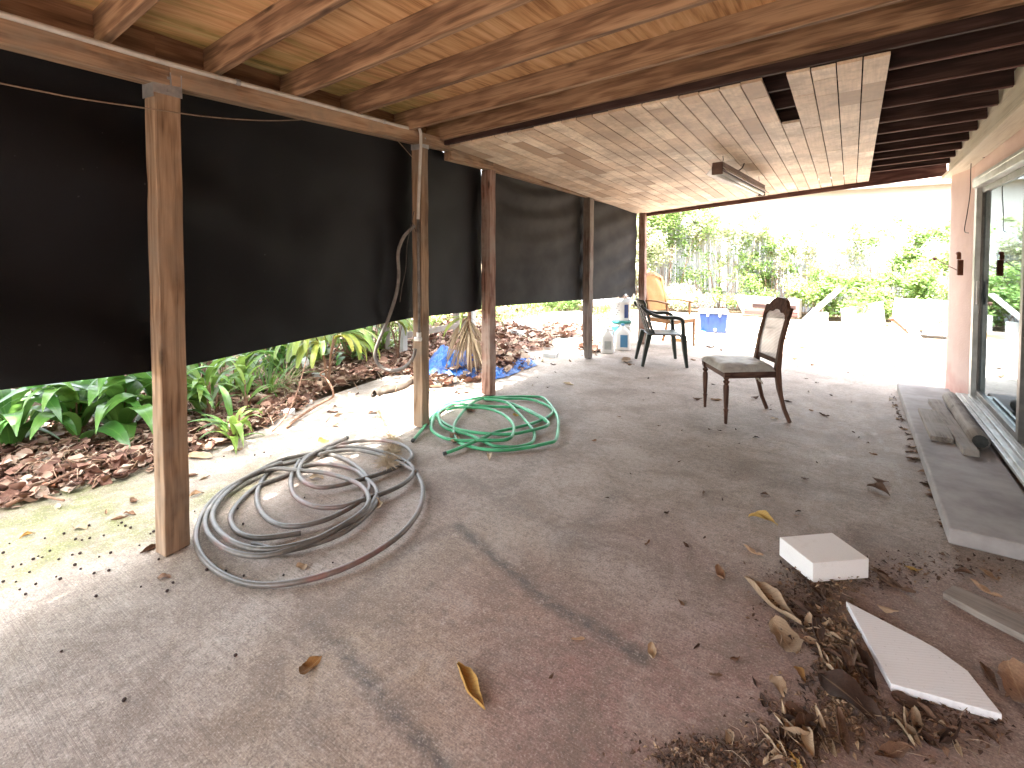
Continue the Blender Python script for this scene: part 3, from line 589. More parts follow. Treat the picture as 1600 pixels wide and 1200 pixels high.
m = MB(); m.tube([(-2.955, 3.02, .82), (-2.955, 3.02, .755)], .02, 12); m.tube([(-2.985, 3.0, .765), (-2.93, 3.02, .765)], .018, 10); m.build('connector', M_WPLAST, cr, True).location = -L0
for y in (.15, 1.45, 2.6):
    m = MB(); c = Vector((beamx(y) + .055, y, zbt(y) + .004)); m.tube([c + Vector((0, -.012, 0)), c + Vector((0, .012, 0))], .0165, 10)
    m.build('clip', M_GALV, cr).location = -L0
cpx = [(648, 352, 4.02), (640, 360, 4.02), (630, 372, 4.02), (622, 395, 4.0), (623, 430, 4.0), (619, 460, 3.98), (606, 500, 3.98), (591, 535, 4.0), (586, 556, 4.02), (594, 572, 4.04), (612, 579, 4.05), (632, 574, 4.05), (645, 560, 4.05), (649, 545, 4.05)]
m = MB(); m.tube(spline([gt(*p) for p in cpx], 6), .0135, 10); o = m.build('hanging_cable', M_CABLE, None, True); tag(o, 'thick grey cable hanging in a loop beside the second post', 'cable')
wpx = [(642, 350, 4.0), (640, 362, 4.0), (636, 385, 4.0), (634, 420, 4.0), (628, 450, 3.98), (625, 472, 3.97)]
m = MB(); m.tube(spline([gt(*p) for p in wpx], 5), .003, 6); m.tube(spline([gt(647, 330, 4.02), gt(644, 345, 4.0), gt(646, 352, 4.03), gt(650, 362, 4.03)], 5), .004, 6); o = m.build('loose_wire', M_WIRE, None, True); tag(o, 'thin loose wire dangling from the conduit next to the hanging cable', 'wire')
spx = [(-30, 124, -2.58), (60, 142, -2.60), (130, 155, -2.62), (235, 170, -2.67), (330, 183, -2.72), (420, 188.5, -2.78), (490, 186, -2.84), (545, 182, -2.88), (572, 178, -2.90)]
m = MB(); m.tube(spline([gx(*p) for p in spx], 5), .0032, 6); m.tube(spline([gx(572, 179, -2.90), gx(600, 197, -2.92), gx(648, 250, -2.95)], 4), .0025, 6); o = m.build('clothes_line', M_CORD, None, True); tag(o, 'thin brown cord strung slack across the black screen below the beam', 'cord')

# ---------------------------------------------------------------- hoses
def hose(name, mats, off, sc, runs, r, label, z0=.012, dz=.014, endm=None):
    c = gz(off[0] + 200, off[1] + 120); root = empty(name, (c.x, c.y, 0), 0, label, 'hose', 'hoses coiled on the patio floor')
    m = MB(); ends = MB(); lay = 0
    for run in runs:
        pts = []
        for i, (a, b) in enumerate(run):
            z = z0 + dz * (.5 + .5 * sin(lay * 1.7 + i * .55)) * (0.35 if i in (0, len(run) - 1) else 1) + dz * .45 * (lay % 4)
            pts.append(gz(off[0] + a / sc, off[1] + b / sc, z))
        sp = spline(pts, 7); m.tube(sp, r, 10)
        lay += 1
        if endm and lay == 1:
            for e, f2 in ((sp[0], sp[1]), (sp[-1], sp[-2])):
                d = (e - f2).normalized(); ends = MB(); ends.tube([e - d * .02, e + d * .004], r * 1.12, 10); ends.build('hose_end', endm, root, True).location = (-c.x, -c.y, 0)
    m.build('tube', mats, root, True).location = (-c.x, -c.y, 0)
runs = [
 [(1440, 310), (1480, 400), (1470, 520), (1400, 640), (1280, 750), (1080, 870), (850, 960), (600, 1012), (400, 1010), (230, 950), (120, 860), (70, 760), (75, 650), (130, 530), (230, 430), (330, 370), (450, 305), (580, 240), (720, 205), (850, 195), (960, 215), (1060, 270), (1130, 340), (1145, 420), (1080, 500), (960, 570), (830, 622), (680, 650), (560, 632), (480, 570), (445, 490), (455, 410), (500, 330), (585, 270), (700, 240), (850, 170), (1010, 95)],
 [(880, 180), (1000, 130), (1150, 112), (1270, 118), (1370, 150), (1415, 200), (1380, 250), (1250, 310), (1100, 355), (950, 395), (830, 405), (740, 370), (705, 310), (745, 230), (850, 175), (1000, 152), (1150, 165), (1300, 210), (1400, 260), (1425, 310), (1380, 370), (1270, 430), (1120, 480), (980, 525), (830, 530), (720, 490), (665, 430), (660, 340), (710, 240)],
 [(830, 205), (900, 185), (1050, 172), (1200, 200), (1330, 250), (1440, 310)],
 [(1200, 440), (1130, 560), (980, 650), (800, 735), (560, 790), (380, 780), (240, 710), (170, 610), (190, 520), (280, 420), (420, 330), (570, 290), (700, 300), (850, 312), (1000, 350), (1100, 400), (1145, 480), (1100, 560), (950, 660), (750, 760), (520, 830), (330, 820), (190, 750), (125, 650), (150, 540), (270, 410), (430, 320), (600, 250)],
 [(720, 690), (480, 722), (350, 700), (290, 640), (285, 570), (350, 480), (450, 400), (620, 335), (760, 270), (900, 260), (1050, 295), (1110, 340), (1180, 400), (1195, 480), (1150, 560), (1000, 680), (800, 760), (600, 800), (420, 760)],
]
hose('garden_hose', M_HOSE, (290, 660), 4.0, runs, .0138, 'grey and pinkish garden hose lying in loose coils behind the nearest post', .014, .016, M_DARKEND)
runs = [
 [(90, 545), (180, 440), (260, 330), (330, 240), (420, 190), (560, 160), (720, 135), (900, 125), (1100, 120), (1250, 120), (1340, 130), (1400, 180), (1460, 260), (1490, 340), (1490, 440), (1465, 540), (1380, 570), (1200, 610), (1000, 635), (800, 630), (640, 600), (540, 560), (495, 500), (490, 400), (540, 310), (620, 220), (720, 152), (850, 132), (1000, 140), (1200, 145), (1330, 180), (1420, 230), (1440, 270), (1380, 320), (1250, 375), (1080, 420), (900, 460), (750, 525), (600, 590), (480, 640), (390, 670)],
 [(270, 380), (300, 290), (400, 205), (480, 190), (650, 200), (820, 215), (980, 220), (1150, 230), (1280, 290), (1380, 350), (1385, 400), (1250, 440), (1050, 480), (850, 480), (650, 460), (480, 420), (360, 350), (310, 280), (370, 210), (520, 170)],
 [(300, 300), (270, 400), (290, 460), (400, 520), (560, 545), (740, 540), (960, 540), (1015, 525)],
 [(420, 250), (520, 225), (640, 225), (800, 235), (940, 280), (1030, 350), (1065, 420), (1040, 510), (960, 540)],
 [(800, 150), (900, 155), (1000, 180), (1100, 270), (1200, 380), (1260, 470), (1240, 560), (1100, 602), (900, 600), (820, 575), (640, 490), (400, 420), (340, 320), (360, 250), (500, 180)],
 [(780, 145), (900, 158), (1050, 190), (1180, 250), (1300, 310), (1395, 370)],
]
hose('garden_hose', M_GHOSE, (630, 600), 6.154, runs, .0125, 'bright green garden hose coiled at the feet of the second and third posts', .014, .015, M_DARKEND)

# ================================================================== FURNITURE
def sweep(m, pts, w, h, side=(0, 1, 0), t=.5):
    """rectangular bar along pts; w along side, h across"""
    pts = [Vector(p) for p in pts]; S = Vector(side).normalized(); R = []; L = 0
    ws = w if hasattr(w, '__len__') else [w] * len(pts); hs = h if hasattr(h, '__len__') else [h] * len(pts); o = ru(0, 30)
    for i, p in enumerate(pts):
        d = (pts[min(i + 1, len(pts) - 1)] - pts[max(i - 1, 0)]).normalized(); u = d.cross(S).normalized(); s2 = u.cross(d)
        if i: L += (p - pts[i - 1]).length
        R.append([m.vert(p + s2 * ws[i] / 2 * a + u * hs[i] / 2 * b, (ws[i] / 2 * a + o, hs[i] / 2 * b, L), t) for a, b in ((-1, -1), (1, -1), (1, 1), (-1, 1))])
    for i in range(len(R) - 1):
        for q in range(4): m.face(R[i][q], R[i][(q + 1) % 4], R[i + 1][(q + 1) % 4], R[i + 1][q])
    m.face(*R[0][::-1]); m.face(*R[-1])
def cushion(m, xf, xb, wf, wb, z0, z1, n=24, lump=.006):
    def pt(a, b, top):
        u = a * 2 - 1; v = b * 2 - 1; x = xb + (xf - xb) * a; wd = (wb + (wf - wb) * a) / 2
        k = ((1 - abs(u) ** 7) * (1 - abs(v) ** 7)) ** .5
        z = z0 + (z1 - z0) * (k + .0 * u) + (lump * noise.noise(Vector((x * 11, v * 3, 1))) if k > .3 else 0)
        return (x, v * wd, z if top else z0)
    m.grid(lambda a, b: pt(a, b, True), n, n); m.grid(lambda a, b: pt(1 - a, b, False), n, n)

# dining chair
def bx(z): return float(np.interp(z, [0, .12, .28, .46, .7, .9, 1.08], [-.335, -.285, -.245, -.225, -.255, -.305, -.36]))
ch = empty('dining_chair', (-.815, 4.955, 0), radians(213), 'dark brown dining chair with pale cane back and grey padded seat standing alone mid patio', 'chair')
for s in (-1, 1):
    m = MB(); y = s * .245
    m.lathe([(.010, 0), (.013, .005), (.017, .10), (.022, .125), (.015, .135), (.018, .15), (.024, .30), (.023, .335), (.015, .345), (.026, .362), (.026, .372), (.014, .382), (.024, .395), (.024, .41)], (.235, y, 0), 16); m.box(.21, .26, y - .025, y + .025, .405, .452)
    m.build('front_leg', M_CHAIRW, ch, False)
    m = MB(); pts = [(bx(z), s * (.195 + .01 * (1 - min(1, z / .45))), z) for z in np.linspace(0, 1.0, 18)]
    sweep(m, pts, [.028] * 5 + [.042] * 13, [.03 + .018 * math.exp(-((z - .45) / .16) ** 2) for z in np.linspace(0, 1, 18)]); m.build('rear_leg', M_CHAIRW, ch, bevel=.004)
m = MB(); sweep(m, [(.235, -.22, .425), (.235, .22, .425)], .022, .06, (1, 0, 0)); m.build('front_apron', M_CHAIRO if False else M_CHAIRW, ch, bevel=.003)
for s in (-1, 1):
    m = MB(); m.beam((.225, s * .245, .425), (-.21, s * .20, .425), .02, .06); m.build('side_apron', M_CHAIRW, ch, bevel=.003)
m = MB(); m.beam((-.21, -.19, .425), (-.21, .19, .425), .02, .06); m.build('rear_apron', M_CHAIRW, ch)
m = MB(); cushion(m, .275, -.205, .55, .44, .452, .512, 26, .012); m.build('seat', M_CUSH, ch, True)
m = MB(); P2 = [(-.216, .90), (-.216, .985), (-.17, .99), (-.145, 1.02), (-.11, 1.055), (-.06, 1.075), (.06, 1.075), (.11, 1.055), (.145, 1.02), (.17, .99), (.216, .985), (.216, .90), (.174, .90), (.16, .93), (.12, .948), (.08, .945), (.05, .965), (0, .972), (-.05, .965), (-.08, .945), (-.12, .948), (-.16, .93), (-.174, .90)]
m.prism([(bx(z) + .017, y, z) for y, z in P2], [(bx(z) - .015, y, z) for y, z in P2]); m.build('crest_rail', M_CHAIRW, ch, bevel=.003)
m = MB(); m.beam((bx(.53), -.18, .53), (bx(.53), .18, .53), .02, .04); m.build('lower_rail', M_CHAIRW, ch)
m = MB(); m.grid(lambda a, b: (bx(.54 + .43 * b) + .002, -.178 + .356 * a, .54 + .43 * b), 4, 14); o = m.build('cane_panel', M_CANE, ch); o.modifiers.new('s', 'SOLIDIFY').thickness = .004
m = MB(); m.grid(lambda a, b: (-.20 + .03 * sin(b * 5), -.225 + .16 * a, .405 - .11 * b - .03 * a + .008 * sin(a * 20)), 12, 8); o = m.build('torn_lining', M_CUSH2, ch, True); o.modifiers.new('s', 'SOLIDIFY').thickness = .003

# oak armchair
def bx2(z): return float(np.interp(z, [0, .2, .45, .8, 1.2], [-.36, -.29, -.25, -.32, -.44]))
ac = empty('armchair', (-2.42, 8.24, 0), radians(-23), 'reddish oak armchair with tall tan cane back and cream seat behind the green chair', 'chair')
for s in (-1, 1):
    m = MB(); sweep(m, [(.25, s * .25, 0), (.25, s * .25, .45)], [.024, .036], [.024, .036]); m.build('front_leg', M_CHAIRO, ac, bevel=.003)
    m = MB(); sweep(m, [(bx2(z), s * .225, z) for z in np.linspace(0, 1.1, 14)], .036, .032); m.build('rear_leg', M_CHAIRO, ac, bevel=.003)
    m = MB(); sweep(m, [(bx2(.72), s * .25, .72), (-.05, s * .275, .725), (.2, s * .285, .70)], [.035, .045, .05], .024, (0, 1, 0)); m.build('arm_rest', M_CHAIRO, ac, bevel=.004)
    m = MB(); sweep(m, [(.15, s * .265, .44), (.14, s * .278, .70)], .03, .03); m.build('arm_post', M_CHAIRO, ac, bevel=.003)
    m = MB(); m.beam((.245, s * .25, .415), (-.25, s * .225, .415), .022, .065); m.build('side_apron', M_CHAIRO, ac)
m = MB(); m.beam((.25, -.25, .415), (.25, .25, .415), .022, .065); m.build('front_apron', M_CHAIRO, ac)
m = MB(); cushion(m, .29, -.22, .56, .48, .448, .505, 20); m.build('seat', M_CUSH2, ac, True)
m = MB(); P2 = [(-.22, 1.06), (-.22, 1.10), (-.15, 1.15), (-.06, 1.185), (.06, 1.185), (.15, 1.15), (.22, 1.10), (.22, 1.06), (.17, 1.09), (.06, 1.13), (-.06, 1.13), (-.17, 1.09)]
m.prism([(bx2(z) + .015, y, z) for y, z in P2], [(bx2(z) - .015, y, z) for y, z in P2]); m.build('crest_rail', M_CHAIRO, ac, bevel=.003)
m = MB(); m.grid(lambda a, b: (bx2(.55 + .58 * b), -.205 + .41 * a, .55 + (.52 + .06 * sin(pi * a)) * b), 10, 14); o = m.build('cane_panel', M_CANE2, ac); o.modifiers.new('s', 'SOLIDIFY').thickness = .005

# plastic armchair
pc = empty('plastic_chair', (-2.13, 6.79, 0), radians(30), 'dark green plastic armchair with slatted rounded back facing the glass door', 'chair')
m = MB(); cushion(m, .24, -.20, .50, .42, .405, .432, 20, 0); m.build('seat', M_PLASTIC, pc, True)
m = MB()
def bshell(a, b):
    u = a * 2 - 1; z = .43 + .44 * b; wd = .23 + .045 * sin(pi * b * .6); x = -.20 - .14 * b + .07 * u * u
    return (x, u * wd * (1 if b < .75 else math.sqrt(max(.02, 1 - ((b - .75) / .30) ** 2 * .55))), z)
for i in range(7):
    u0 = -1 + i * 2 / 7 + .05; u1 = u0 + 2 / 7 - .10
    m.grid(lambda a, b: bshell(((u0 + (u1 - u0) * a) + 1) / 2, .04 + .86 * b), 3, 14)
m.grid(lambda a, b: bshell(a, .86 + .14 * b), 20, 4); m.grid(lambda a, b: bshell(a, .12 * b), 20, 3)
o = m.build('backrest', M_PLASTIC, pc, True); sm = o.modifiers.new('s', 'SOLIDIFY'); sm.thickness = .010; sm.offset = 0
for s in (-1, 1):
    m = MB(); sweep(m, [(.27, s * .295, 0), (.245, s * .285, .2), (.225, s * .275, .42)], [.045, .06, .075], [.035, .05, .065]); m.build('front_leg', M_PLASTIC, pc, bevel=.006)
    m = MB(); sweep(m, [(-.29, s * .25, 0), (-.25, s * .235, .2), (-.20, s * .225, .42)], [.045, .058, .075], [.035, .05, .065]); m.build('rear_leg', M_PLASTIC, pc, bevel=.006)
    m = MB(); sweep(m, spline([(-.315, s * .25, .80), (-.22, s * .27, .71), (-.05, s * .285, .655), (.13, s * .295, .65), (.20, s * .295, .62), (.215, s * .29, .54), (.225, s * .28, .41)], 5), .062, .042); m.build('arm_rest', M_PLASTIC, pc, bevel=.006)
m = MB(); m.grid(lambda a, b: (.235 + .012 * sin(pi * b), -.25 + .5 * a, .36 + .055 * b), 8, 4); o = m.build('front_skirt', M_PLASTIC, pc, True); o.modifiers.new('s', 'SOLIDIFY').thickness = .01

# cooler and lid disc
ck = gz(1113, 519); cl = empty('cooler', (ck.x, ck.y + .05, 0), radians(14), 'blue picnic cooler with white lid standing in the sun near the debris', 'cooler')
m = MB()
t_ = [(-.25, -.16), (.25, -.16), (.25, .16), (-.25, .16)]; m.prism([(x, y, .36) for x, y in t_], [(x * .88, y * .88, 0) for x, y in t_]); m.build('body', M_BLUE, cl, bevel=.02)
m = MB(); m.box(-.265, .265, -.175, .175, .363, .43); m.build('lid', M_WPLAST, cl, bevel=.02)
for x in (-.1, .11):
    m = MB(); m.box(x - .018, x + .018, -.183, -.17, .31, .375); m.build('latch', M_WPLAST, cl, bevel=.004)
m = MB(); m.tube([(.03, -.142, .06), (.03, -.165, .06)], .028, 14); m.build('drain_plug', M_WPLAST, cl, True)
p = gz(1089, 520); m = MB(); m.lathe([(.0, .05), (.09, .045), (.155, .03), (.165, .01), (.16, 0)], (p.x, p.y, .002), 28, cap=False); o = m.build('plastic_disc', M_LBLUE, None, True); tag(o, 'light blue plastic disc lying flat in front of the cooler', 'disc')

# pails
def pail(x, y, z, r, h, mt, label, parts):
    e = empty('paint_pail', (x, y, z), 0, label, 'pail')
    m = MB(); m.lathe([(r * .86, 0), (r * .9, .01), (r * .97, h * .8), (r * 1.03, h * .81), (r * 1.03, h * .86), (r, h * .87), (r, h), (r * .93, h), (r * .90, h * .75), (0.0, h * .74)], n=30, cap=False); m.build('body', mt, e, True)
    return e
pp = gz(971, 535); bk = pail(pp.x, pp.y, 0, .155, .36, M_GREYP, 'cloudy grey plastic pail with teal rim at the bottom of the pail stack', 0)
m = MB(); m.lathe([(.161, .33), (.166, .335), (.166, .372), (.155, .378), (.0, .374)], n=30, cap=False); m.build('lid', M_TEAL, bk, True)
bk2 = pail(pp.x - .01, pp.y, .379, .158, .37, M_DIRTYW, 'white pail with blue label stacked on top of the grey pail under the torn screen', 0)
ca = atan2(-pp.y, -pp.x)
m = MB(); m.grid(lambda a, b: (.157 * cos(ca + .35 + .5 * a), .157 * sin(ca + .35 + .5 * a), .05 + .22 * b), 8, 4); m.build('label', M_BLUE, bk2, True)
for i in range(7):
    m = MB(); m.tube([(.158 * cos(ca - .5 + .12 * (i % 3)), .158 * sin(ca - .5 + .12 * (i % 3)), .10 + .035 * i), (.158 * cos(ca - .42 + .12 * (i % 3)), .158 * sin(ca - .42 + .12 * (i % 3)), .11 + .034 * i)], .006, 6); m.build('drip', M_DARKEND, bk2)
m = MB()
for i in range(40): m.leafq(Vector((ru(-.11, .11), ru(-.11, .11), .36 + ru(0, .06))), Vector((ru(-1, 1), ru(-1, 1), 1)).normalized(), Vector((ru(-1, 1), ru(-1, 1), ru(-.3, .3))), ru(.06, .12), ru(.03, .05), rnd(), .4)
tag(m.build('leaf_pile', M_LIT, None, loc=None), 'heap of dead leaves filling the top of the white pail', 'leaves', None, 'stuff'); bpy.data.objects['leaf_pile'].location = (pp.x, pp.y, .379)
# jugs
def jug(u, v, w_, d_, h, label, lab, rz):
    p = gz(u, v); e = empty('plastic_jug', (p.x, p.y, 0), rz, label, 'jug', 'white plastic jugs by the fourth post')
    def sq(z, sx, sy, k): return [(sx * math.copysign(abs(cos(q)) ** k, cos(q)), sy * math.copysign(abs(sin(q)) ** k, sin(q)), z) for q in np.linspace(0, 2 * pi, 28, endpoint=False)]
    m = MB(); R = []
    for z, sc_, k in ((0, .9, .45), (.012, 1, .45), (.62 * h, 1, .45), (.70 * h, .9, .5), (.80 * h, .6, .7), (.88 * h, .34, 1), (.90 * h, .3, 1), (h * .93, .3, 1)): R.append([m.vert(q) for q in sq(z, w_ / 2 * sc_, d_ / 2 * sc_, k)])
    for a, b in zip(R, R[1:]):
        for k in range(28): m.face(a[k], a[(k + 1) % 28], b[(k + 1) % 28], b[k])
    m.face(*R[0][::-1]); m.face(*R[-1]); m.build('body', M_WPLAST, e, True)
    m = MB(); m.lathe([(.026, h * .93), (.028, h * .935), (.028, h), (.0, h)], n=20, cap=False); m.build('cap', M_LBLUE if lab else M_WPLAST, e, True)
    m = MB(); m.tube(spline([(w_ * .14, 0, h * .89), (w_ * .40, 0, h * .90), (w_ * .47, 0, h * .80), (w_ * .45, 0, h * .62)], 5), .014, 10); m.build('handle', M_WPLAST, e, True)
    if lab:
        m = MB(); m.box(-.035, .075, -d_ / 2 - .004, -d_ / 2 - .001, .05, h * .6); m.build('label', M_LBLUE, e)
    else:
        m = MB(); m.box(-.05, .05, -d_ / 2 - .004, -d_ / 2 - .001, .06, h * .5); m.build('label', M_GREYP, e)
jug(949, 551, .19, .15, .37, 'narrow plain white plastic jug nearest the chipped grey brown post', False, .5)
jug(973, 546, .24, .19, .40, 'wider white jug with blue label beside the plain white jug', True, .35)
p = gz(963, 536); m = MB(); m.box(p.x - .08, p.x + .08, p.y - .06, p.y + .06, 0, .30, .4); o = m.build('blue_can', M_LBLUE, None, bevel=.02); tag(o, 'light blue container wedged between the jugs and the grey pail', 'container')

# lamp under the ceiling
LX, LY0, LY1 = -1.06, 5.02, 6.44
lz = lambda y: zc(LX, y) - .165
lf = empty('fluorescent_lamp', (LX, LY0, lz(LY0)), 0, 'unlit brown fluorescent lamp with two white tubes hanging under the boarded ceiling', 'lamp'); lf.rotation_euler.z = radians(-7)
dy = LY1 - LY0; dzl = lz(LY1) - lz(LY0)
m = MB(); m.beam((0, 0, .03), (0, dy, .03 + dzl), .10, .075); m.build('housing', M_FIXT, lf, bevel=.005)
m = MB()
for s in (-1, 1):
    m.prism([(s * .05, 0, .02), (s * .105, 0, -.035), (s * .105, dy, -.035 + dzl), (s * .05, dy, .02 + dzl)], [(s * .05, 0, .012), (s * .103, 0, -.043), (s * .103, dy, -.043 + dzl), (s * .05, dy, .012 + dzl)])
m.build('reflector', M_REFL, lf)
for yy in (-.008, dy):
    m = MB(); zz = dzl * (yy > 0); m.box(-.05, .05, yy, yy + .008, -.05 + zz, .03 + zz); m.build('end_cap', M_FIXT, lf, bevel=.002)
for s in (-1, 1):
    m = MB(); m.tube([(s * .03, .01, -.03), (s * .03, dy - .01, -.03 + dzl)], .0165, 14); m.build('tube', M_TUBE, lf, True)
for yy in (.12, dy - .1):
    m = MB(); zz = dzl * yy / dy; m.tube([(0, yy, .065 + zz), (.01, yy + .01, .11 + zz), (0, yy + .015, .17 + zz)], .003, 6); m.build('hanger', M_WIRE, lf)
m = MB(); m.tube(spline([(.03, .5, .07 + dzl * .4), (.06, .53, .10 + dzl * .4), (.065, .58, .15 + dzl * .4), (.075, .6, .185 + dzl * .4)], 5), .006, 8); m.build('power_cord', M_WIRE, lf, True)

# wall fittings
p = gx(1502, 418, .872); e = empty('junction_box', p, 0, 'rusty brown metal junction box fixed on the pink wall beside the door', 'box')
m = MB(); m.box(-.03, .012, -.03, .025, -.075, .075); m.build('body', M_RUST, e, bevel=.006)
m = MB(); m.tube(spline([(-.02, -.005, .078), (-.02, -.005, .12), (-.02, .01, .135), (-.02, .06, .135)], 4), .017, 10); m.build('pipe_elbow', M_RUST, e, True)
a = gx(1497, 423, .80); b = Vector((.74, 7.02, a.z + .10)); m = MB(); m.tube([a, b], .004, 6); m.tube([b, b + (b - a).normalized() * .09], .016, 8); o = m.build('metal_rod', M_RUST, None); tag(o, 'thin rusty rod sticking out of the junction box towards the yard', 'rod')
wp = [gx(1538, 246, .935), gx(1520, 250, .90), gx(1517, 262, .895), gx(1516, 300, .895), gx(1511, 335, .88), gx(1507, 360, .87), gx(1513, 364, .875)]
m = MB(); m.tube(spline(wp, 6), .0035, 6); o = m.build('wall_wire', M_WIRE, None); tag(o, 'thin dark wire hanging down the pink wall from the ledger', 'wire')

# foam pieces, planks
tp = [gz(1218, 839, .115), gz(1300, 832, .115), gz(1358, 873, .105), gz(1270, 880, .105)]
bt = [Vector((p.x, p.y, p.z - .088)) for p in tp]
m = MB(); m.prism(tp, bt); o = m.build('foam_block', M_FOAM, None, bevel=.003); tag(o, 'thick square white foam block resting on crumbled leaves', 'foam block')
tp = [gz(*q, .032) for q in ((1322, 939), (1393, 976), (1440, 1000), (1465, 1014), (1512, 1048), (1566, 1116), (1480, 1092), (1392, 1068))]
m = MB(); m.prism(tp, [Vector((p.x, p.y, p.z - .026)) for p in tp]); o = m.build('foam_board', M_FOAM2, None, bevel=.002); tag(o, 'flat jagged white foam board with a pointed end lying on the floor', 'foam board')
tp = [gz(*q, .03) for q in ((1473, 925), (1489, 914), (1530, 930), (1620, 972), (1620, 1003), (1530, 957))]
m = MB(); m.prism(tp, [Vector((p.x, p.y, p.z - .028)) for p in tp], tp[3] - tp[1]); o = m.build('plank', M_OLD, None, bevel=.003); tag(o, 'rotten grey plank on the floor in front of the concrete step', 'plank', 'old planks by the glass door')
m = MB(); m.beam((.575, 5.62, .105), (.575, 4.80, .105), .135, .036); o = m.build('plank', M_OLD, None, bevel=.004); tag(o, 'wide short grey plank lying on the step, nearest the step edge', 'plank', 'old planks by the glass door')
m = MB(); m.beam((.655, 6.0, .1095), (.70, 4.56, .1095), .085, .045); o = m.build('plank', M_OLD, None, bevel=.004); tag(o, 'narrow long grey board on the step between the wide plank and the log', 'plank', 'old planks by the glass door')
m = MB(); m.tube([(.775 + .004 * sin(i), 6.1 - i * .19, .142 + .003 * cos(i * 2)) for i in range(8)], [.054, .056, .055, .057, .056, .055, .057, .056], 14); o = m.build('round_log', M_OLD, None, True); tag(o, 'weathered round post lying on the step against the door sill', 'log')
m = MB(); m.tube([(.777, 4.772, .142), (.777, 4.764, .142)], .045, 12); oo = m.build('rotten_end', M_DARKEND, o)

# ================================================================== LEAVES ON THE FLOOR
def leafmesh(seed, L, W, curl, bend, wavy):
    R = random.Random(seed); m = MB(); nu, nv = 6, 14; ph = R.uniform(0, 6)
    asym = R.uniform(-.25, .25)
    def f(a, b):
        u = a * 2 - 1; pr = (sin(pi * min(1, b * .96 + .02) ** .85) ** .75) * W / 2 * (1 + .07 * sin(b * 23 + ph)); th = u * curl * (1 + asym * u)
        r = pr / max(abs(curl), .05); y = r * sin(th); z = r * (1 - cos(th)) * (1 if curl > 0 else -1)
        x = (b - .5) * L; z += bend * L * (b - .5) ** 2 * 2 + wavy * L * sin(b * 9 + u * 2 + ph) * abs(u) + .004
        y += .06 * L * sin(b * 3 + ph)
        return (x, y, z)
    ids = []
    for i in range(nu + 1):
        ids.append([m.vert(f(i / nu, j / nv), (i / nu * 2 - 1, j / nv, 0)) for j in range(nv + 1)])
    for i in range(nu):
        for j in range(nv): m.face(ids[i][j], ids[i + 1][j], ids[i + 1][j + 1], ids[i][j + 1])
    mz_ = min(v[2] for v in m.v); m.v = [(x, y, z - mz_ + .002) for x, y, z in m.v]
    p0 = Vector(m.v[ids[nu // 2][0]]); m.tube([p0, p0 + Vector((-.14 * L, .02 * L, .02 * L))], .0016, 5)
    return m
LM = []
for k, (L, W, cu, be, wa) in enumerate([(1, .52, .9, .18, .03), (1, .48, 1.5, -.20, .05), (1, .58, .6, .30, .06), (1, .42, 2.0, .15, .04), (1, .55, 1.2, .4, .05), (1, .60, .4, -.15, .07), (1, .46, -1.3, .05, .05), (1, .36, 2.3, .3, .06)]):
    o = leafmesh(k, L, W, cu, be, wa).build('dead_leaf', M_DL, None, True); LM.append(o.data); bpy.data.objects.remove(o)
LMM = {}
for mt in (M_DL, M_DLG, M_DLY, M_DLD):
    for k, me in enumerate(LM):
        c = me.copy(); c.materials.clear(); c.materials.append(mt); LMM[(mt.name, k)] = c
def leaf(x, y, L, mt, k, rz, z=0.0, tilt=(0, 0), label=None, group='dead leaves scattered on the patio'):
    o = bpy.data.objects.new('dead_leaf', LMM[(mt.name, k)]); COL.objects.link(o); o.location = (x, y, z); o.scale = (L, L, L); o.rotation_euler = (tilt[0], tilt[1], rz)
    return tag(o, label, 'leaf', group)
def leafpx(u, v, pxlen, mt, k, ang, label, tilt=(0, 0), z=0.0, group='dead leaves scattered on the patio'):
    """ang = direction in the photo plane, degrees clockwise from right"""
    p = gz(u, v); q = gz(u + pxlen * .5 * cos(radians(ang)), v + pxlen * .5 * sin(radians(ang))); r = gz(u - pxlen * .5 * cos(radians(ang)), v - pxlen * .5 * sin(radians(ang)))
    d = q - r; return leaf(p.x, p.y, min(.30, d.length), mt, k, atan2(d.y, d.x), z, tilt, label, group)
# the leaves one can tell apart
leafpx(735, 1078, 85, M_DLY, 3, 52, 'long curled ochre leaf alone on the red stained floor')
leafpx(486, 1044, 44, M_DLY, 2, -35, 'yellow crinkled leaf alone on the bare floor front left')
leafpx(1192, 815, 48, M_DLY, 1, 15, 'orange brown leaf above and left of the foam block')
leafpx(1177, 864, 36, M_DL, 7, 25, 'small dark curled leaf just left of the foam block')
leafpx(1126, 900, 26, M_DL, 4, 60, 'tiny brown leaf standing left of the long tan leaf')
leafpx(1019, 1022, 26, M_DLG, 4, 80, 'small tan curled leaf at the end of the dark floor streak')
leafpx(1205, 945, 130, M_DLG, 3, 36, 'longest tan leaf stretched out at the edge of the leaf heap')
leafpx(1223, 1003, 62, M_DLG, 2, 62, 'pale crumpled leaf on the left edge of the leaf heap')
leafpx(1217, 1074, 36, M_DLG, 5, 65, 'short yellowish tan leaf lower left of the leaf heap')
leafpx(1249, 1056, 34, M_DLY, 1, 50, 'folded amber leaf below the pale crumpled leaf')
leafpx(1276, 1010, 46, M_DLG, 0, 30, 'light brown leaf with a curled rim in the middle of the heap')
leafpx(1290, 1035, 58, M_DLG, 7, 52, 'narrow pale rolled leaf in the middle of the heap')
leafpx(1325, 1095, 120, M_DLD, 5, 40, 'large dark brown leaf lying hollow below the foam board', (0, .05))
leafpx(1350, 1050, 100, M_DL, 3, 58, 'rolled brown leaf along the left side of the foam board')
leafpx(1358, 1112, 66, M_DLG, 4, 35, 'tan leaf with dark underside at the right of the large dark leaf')
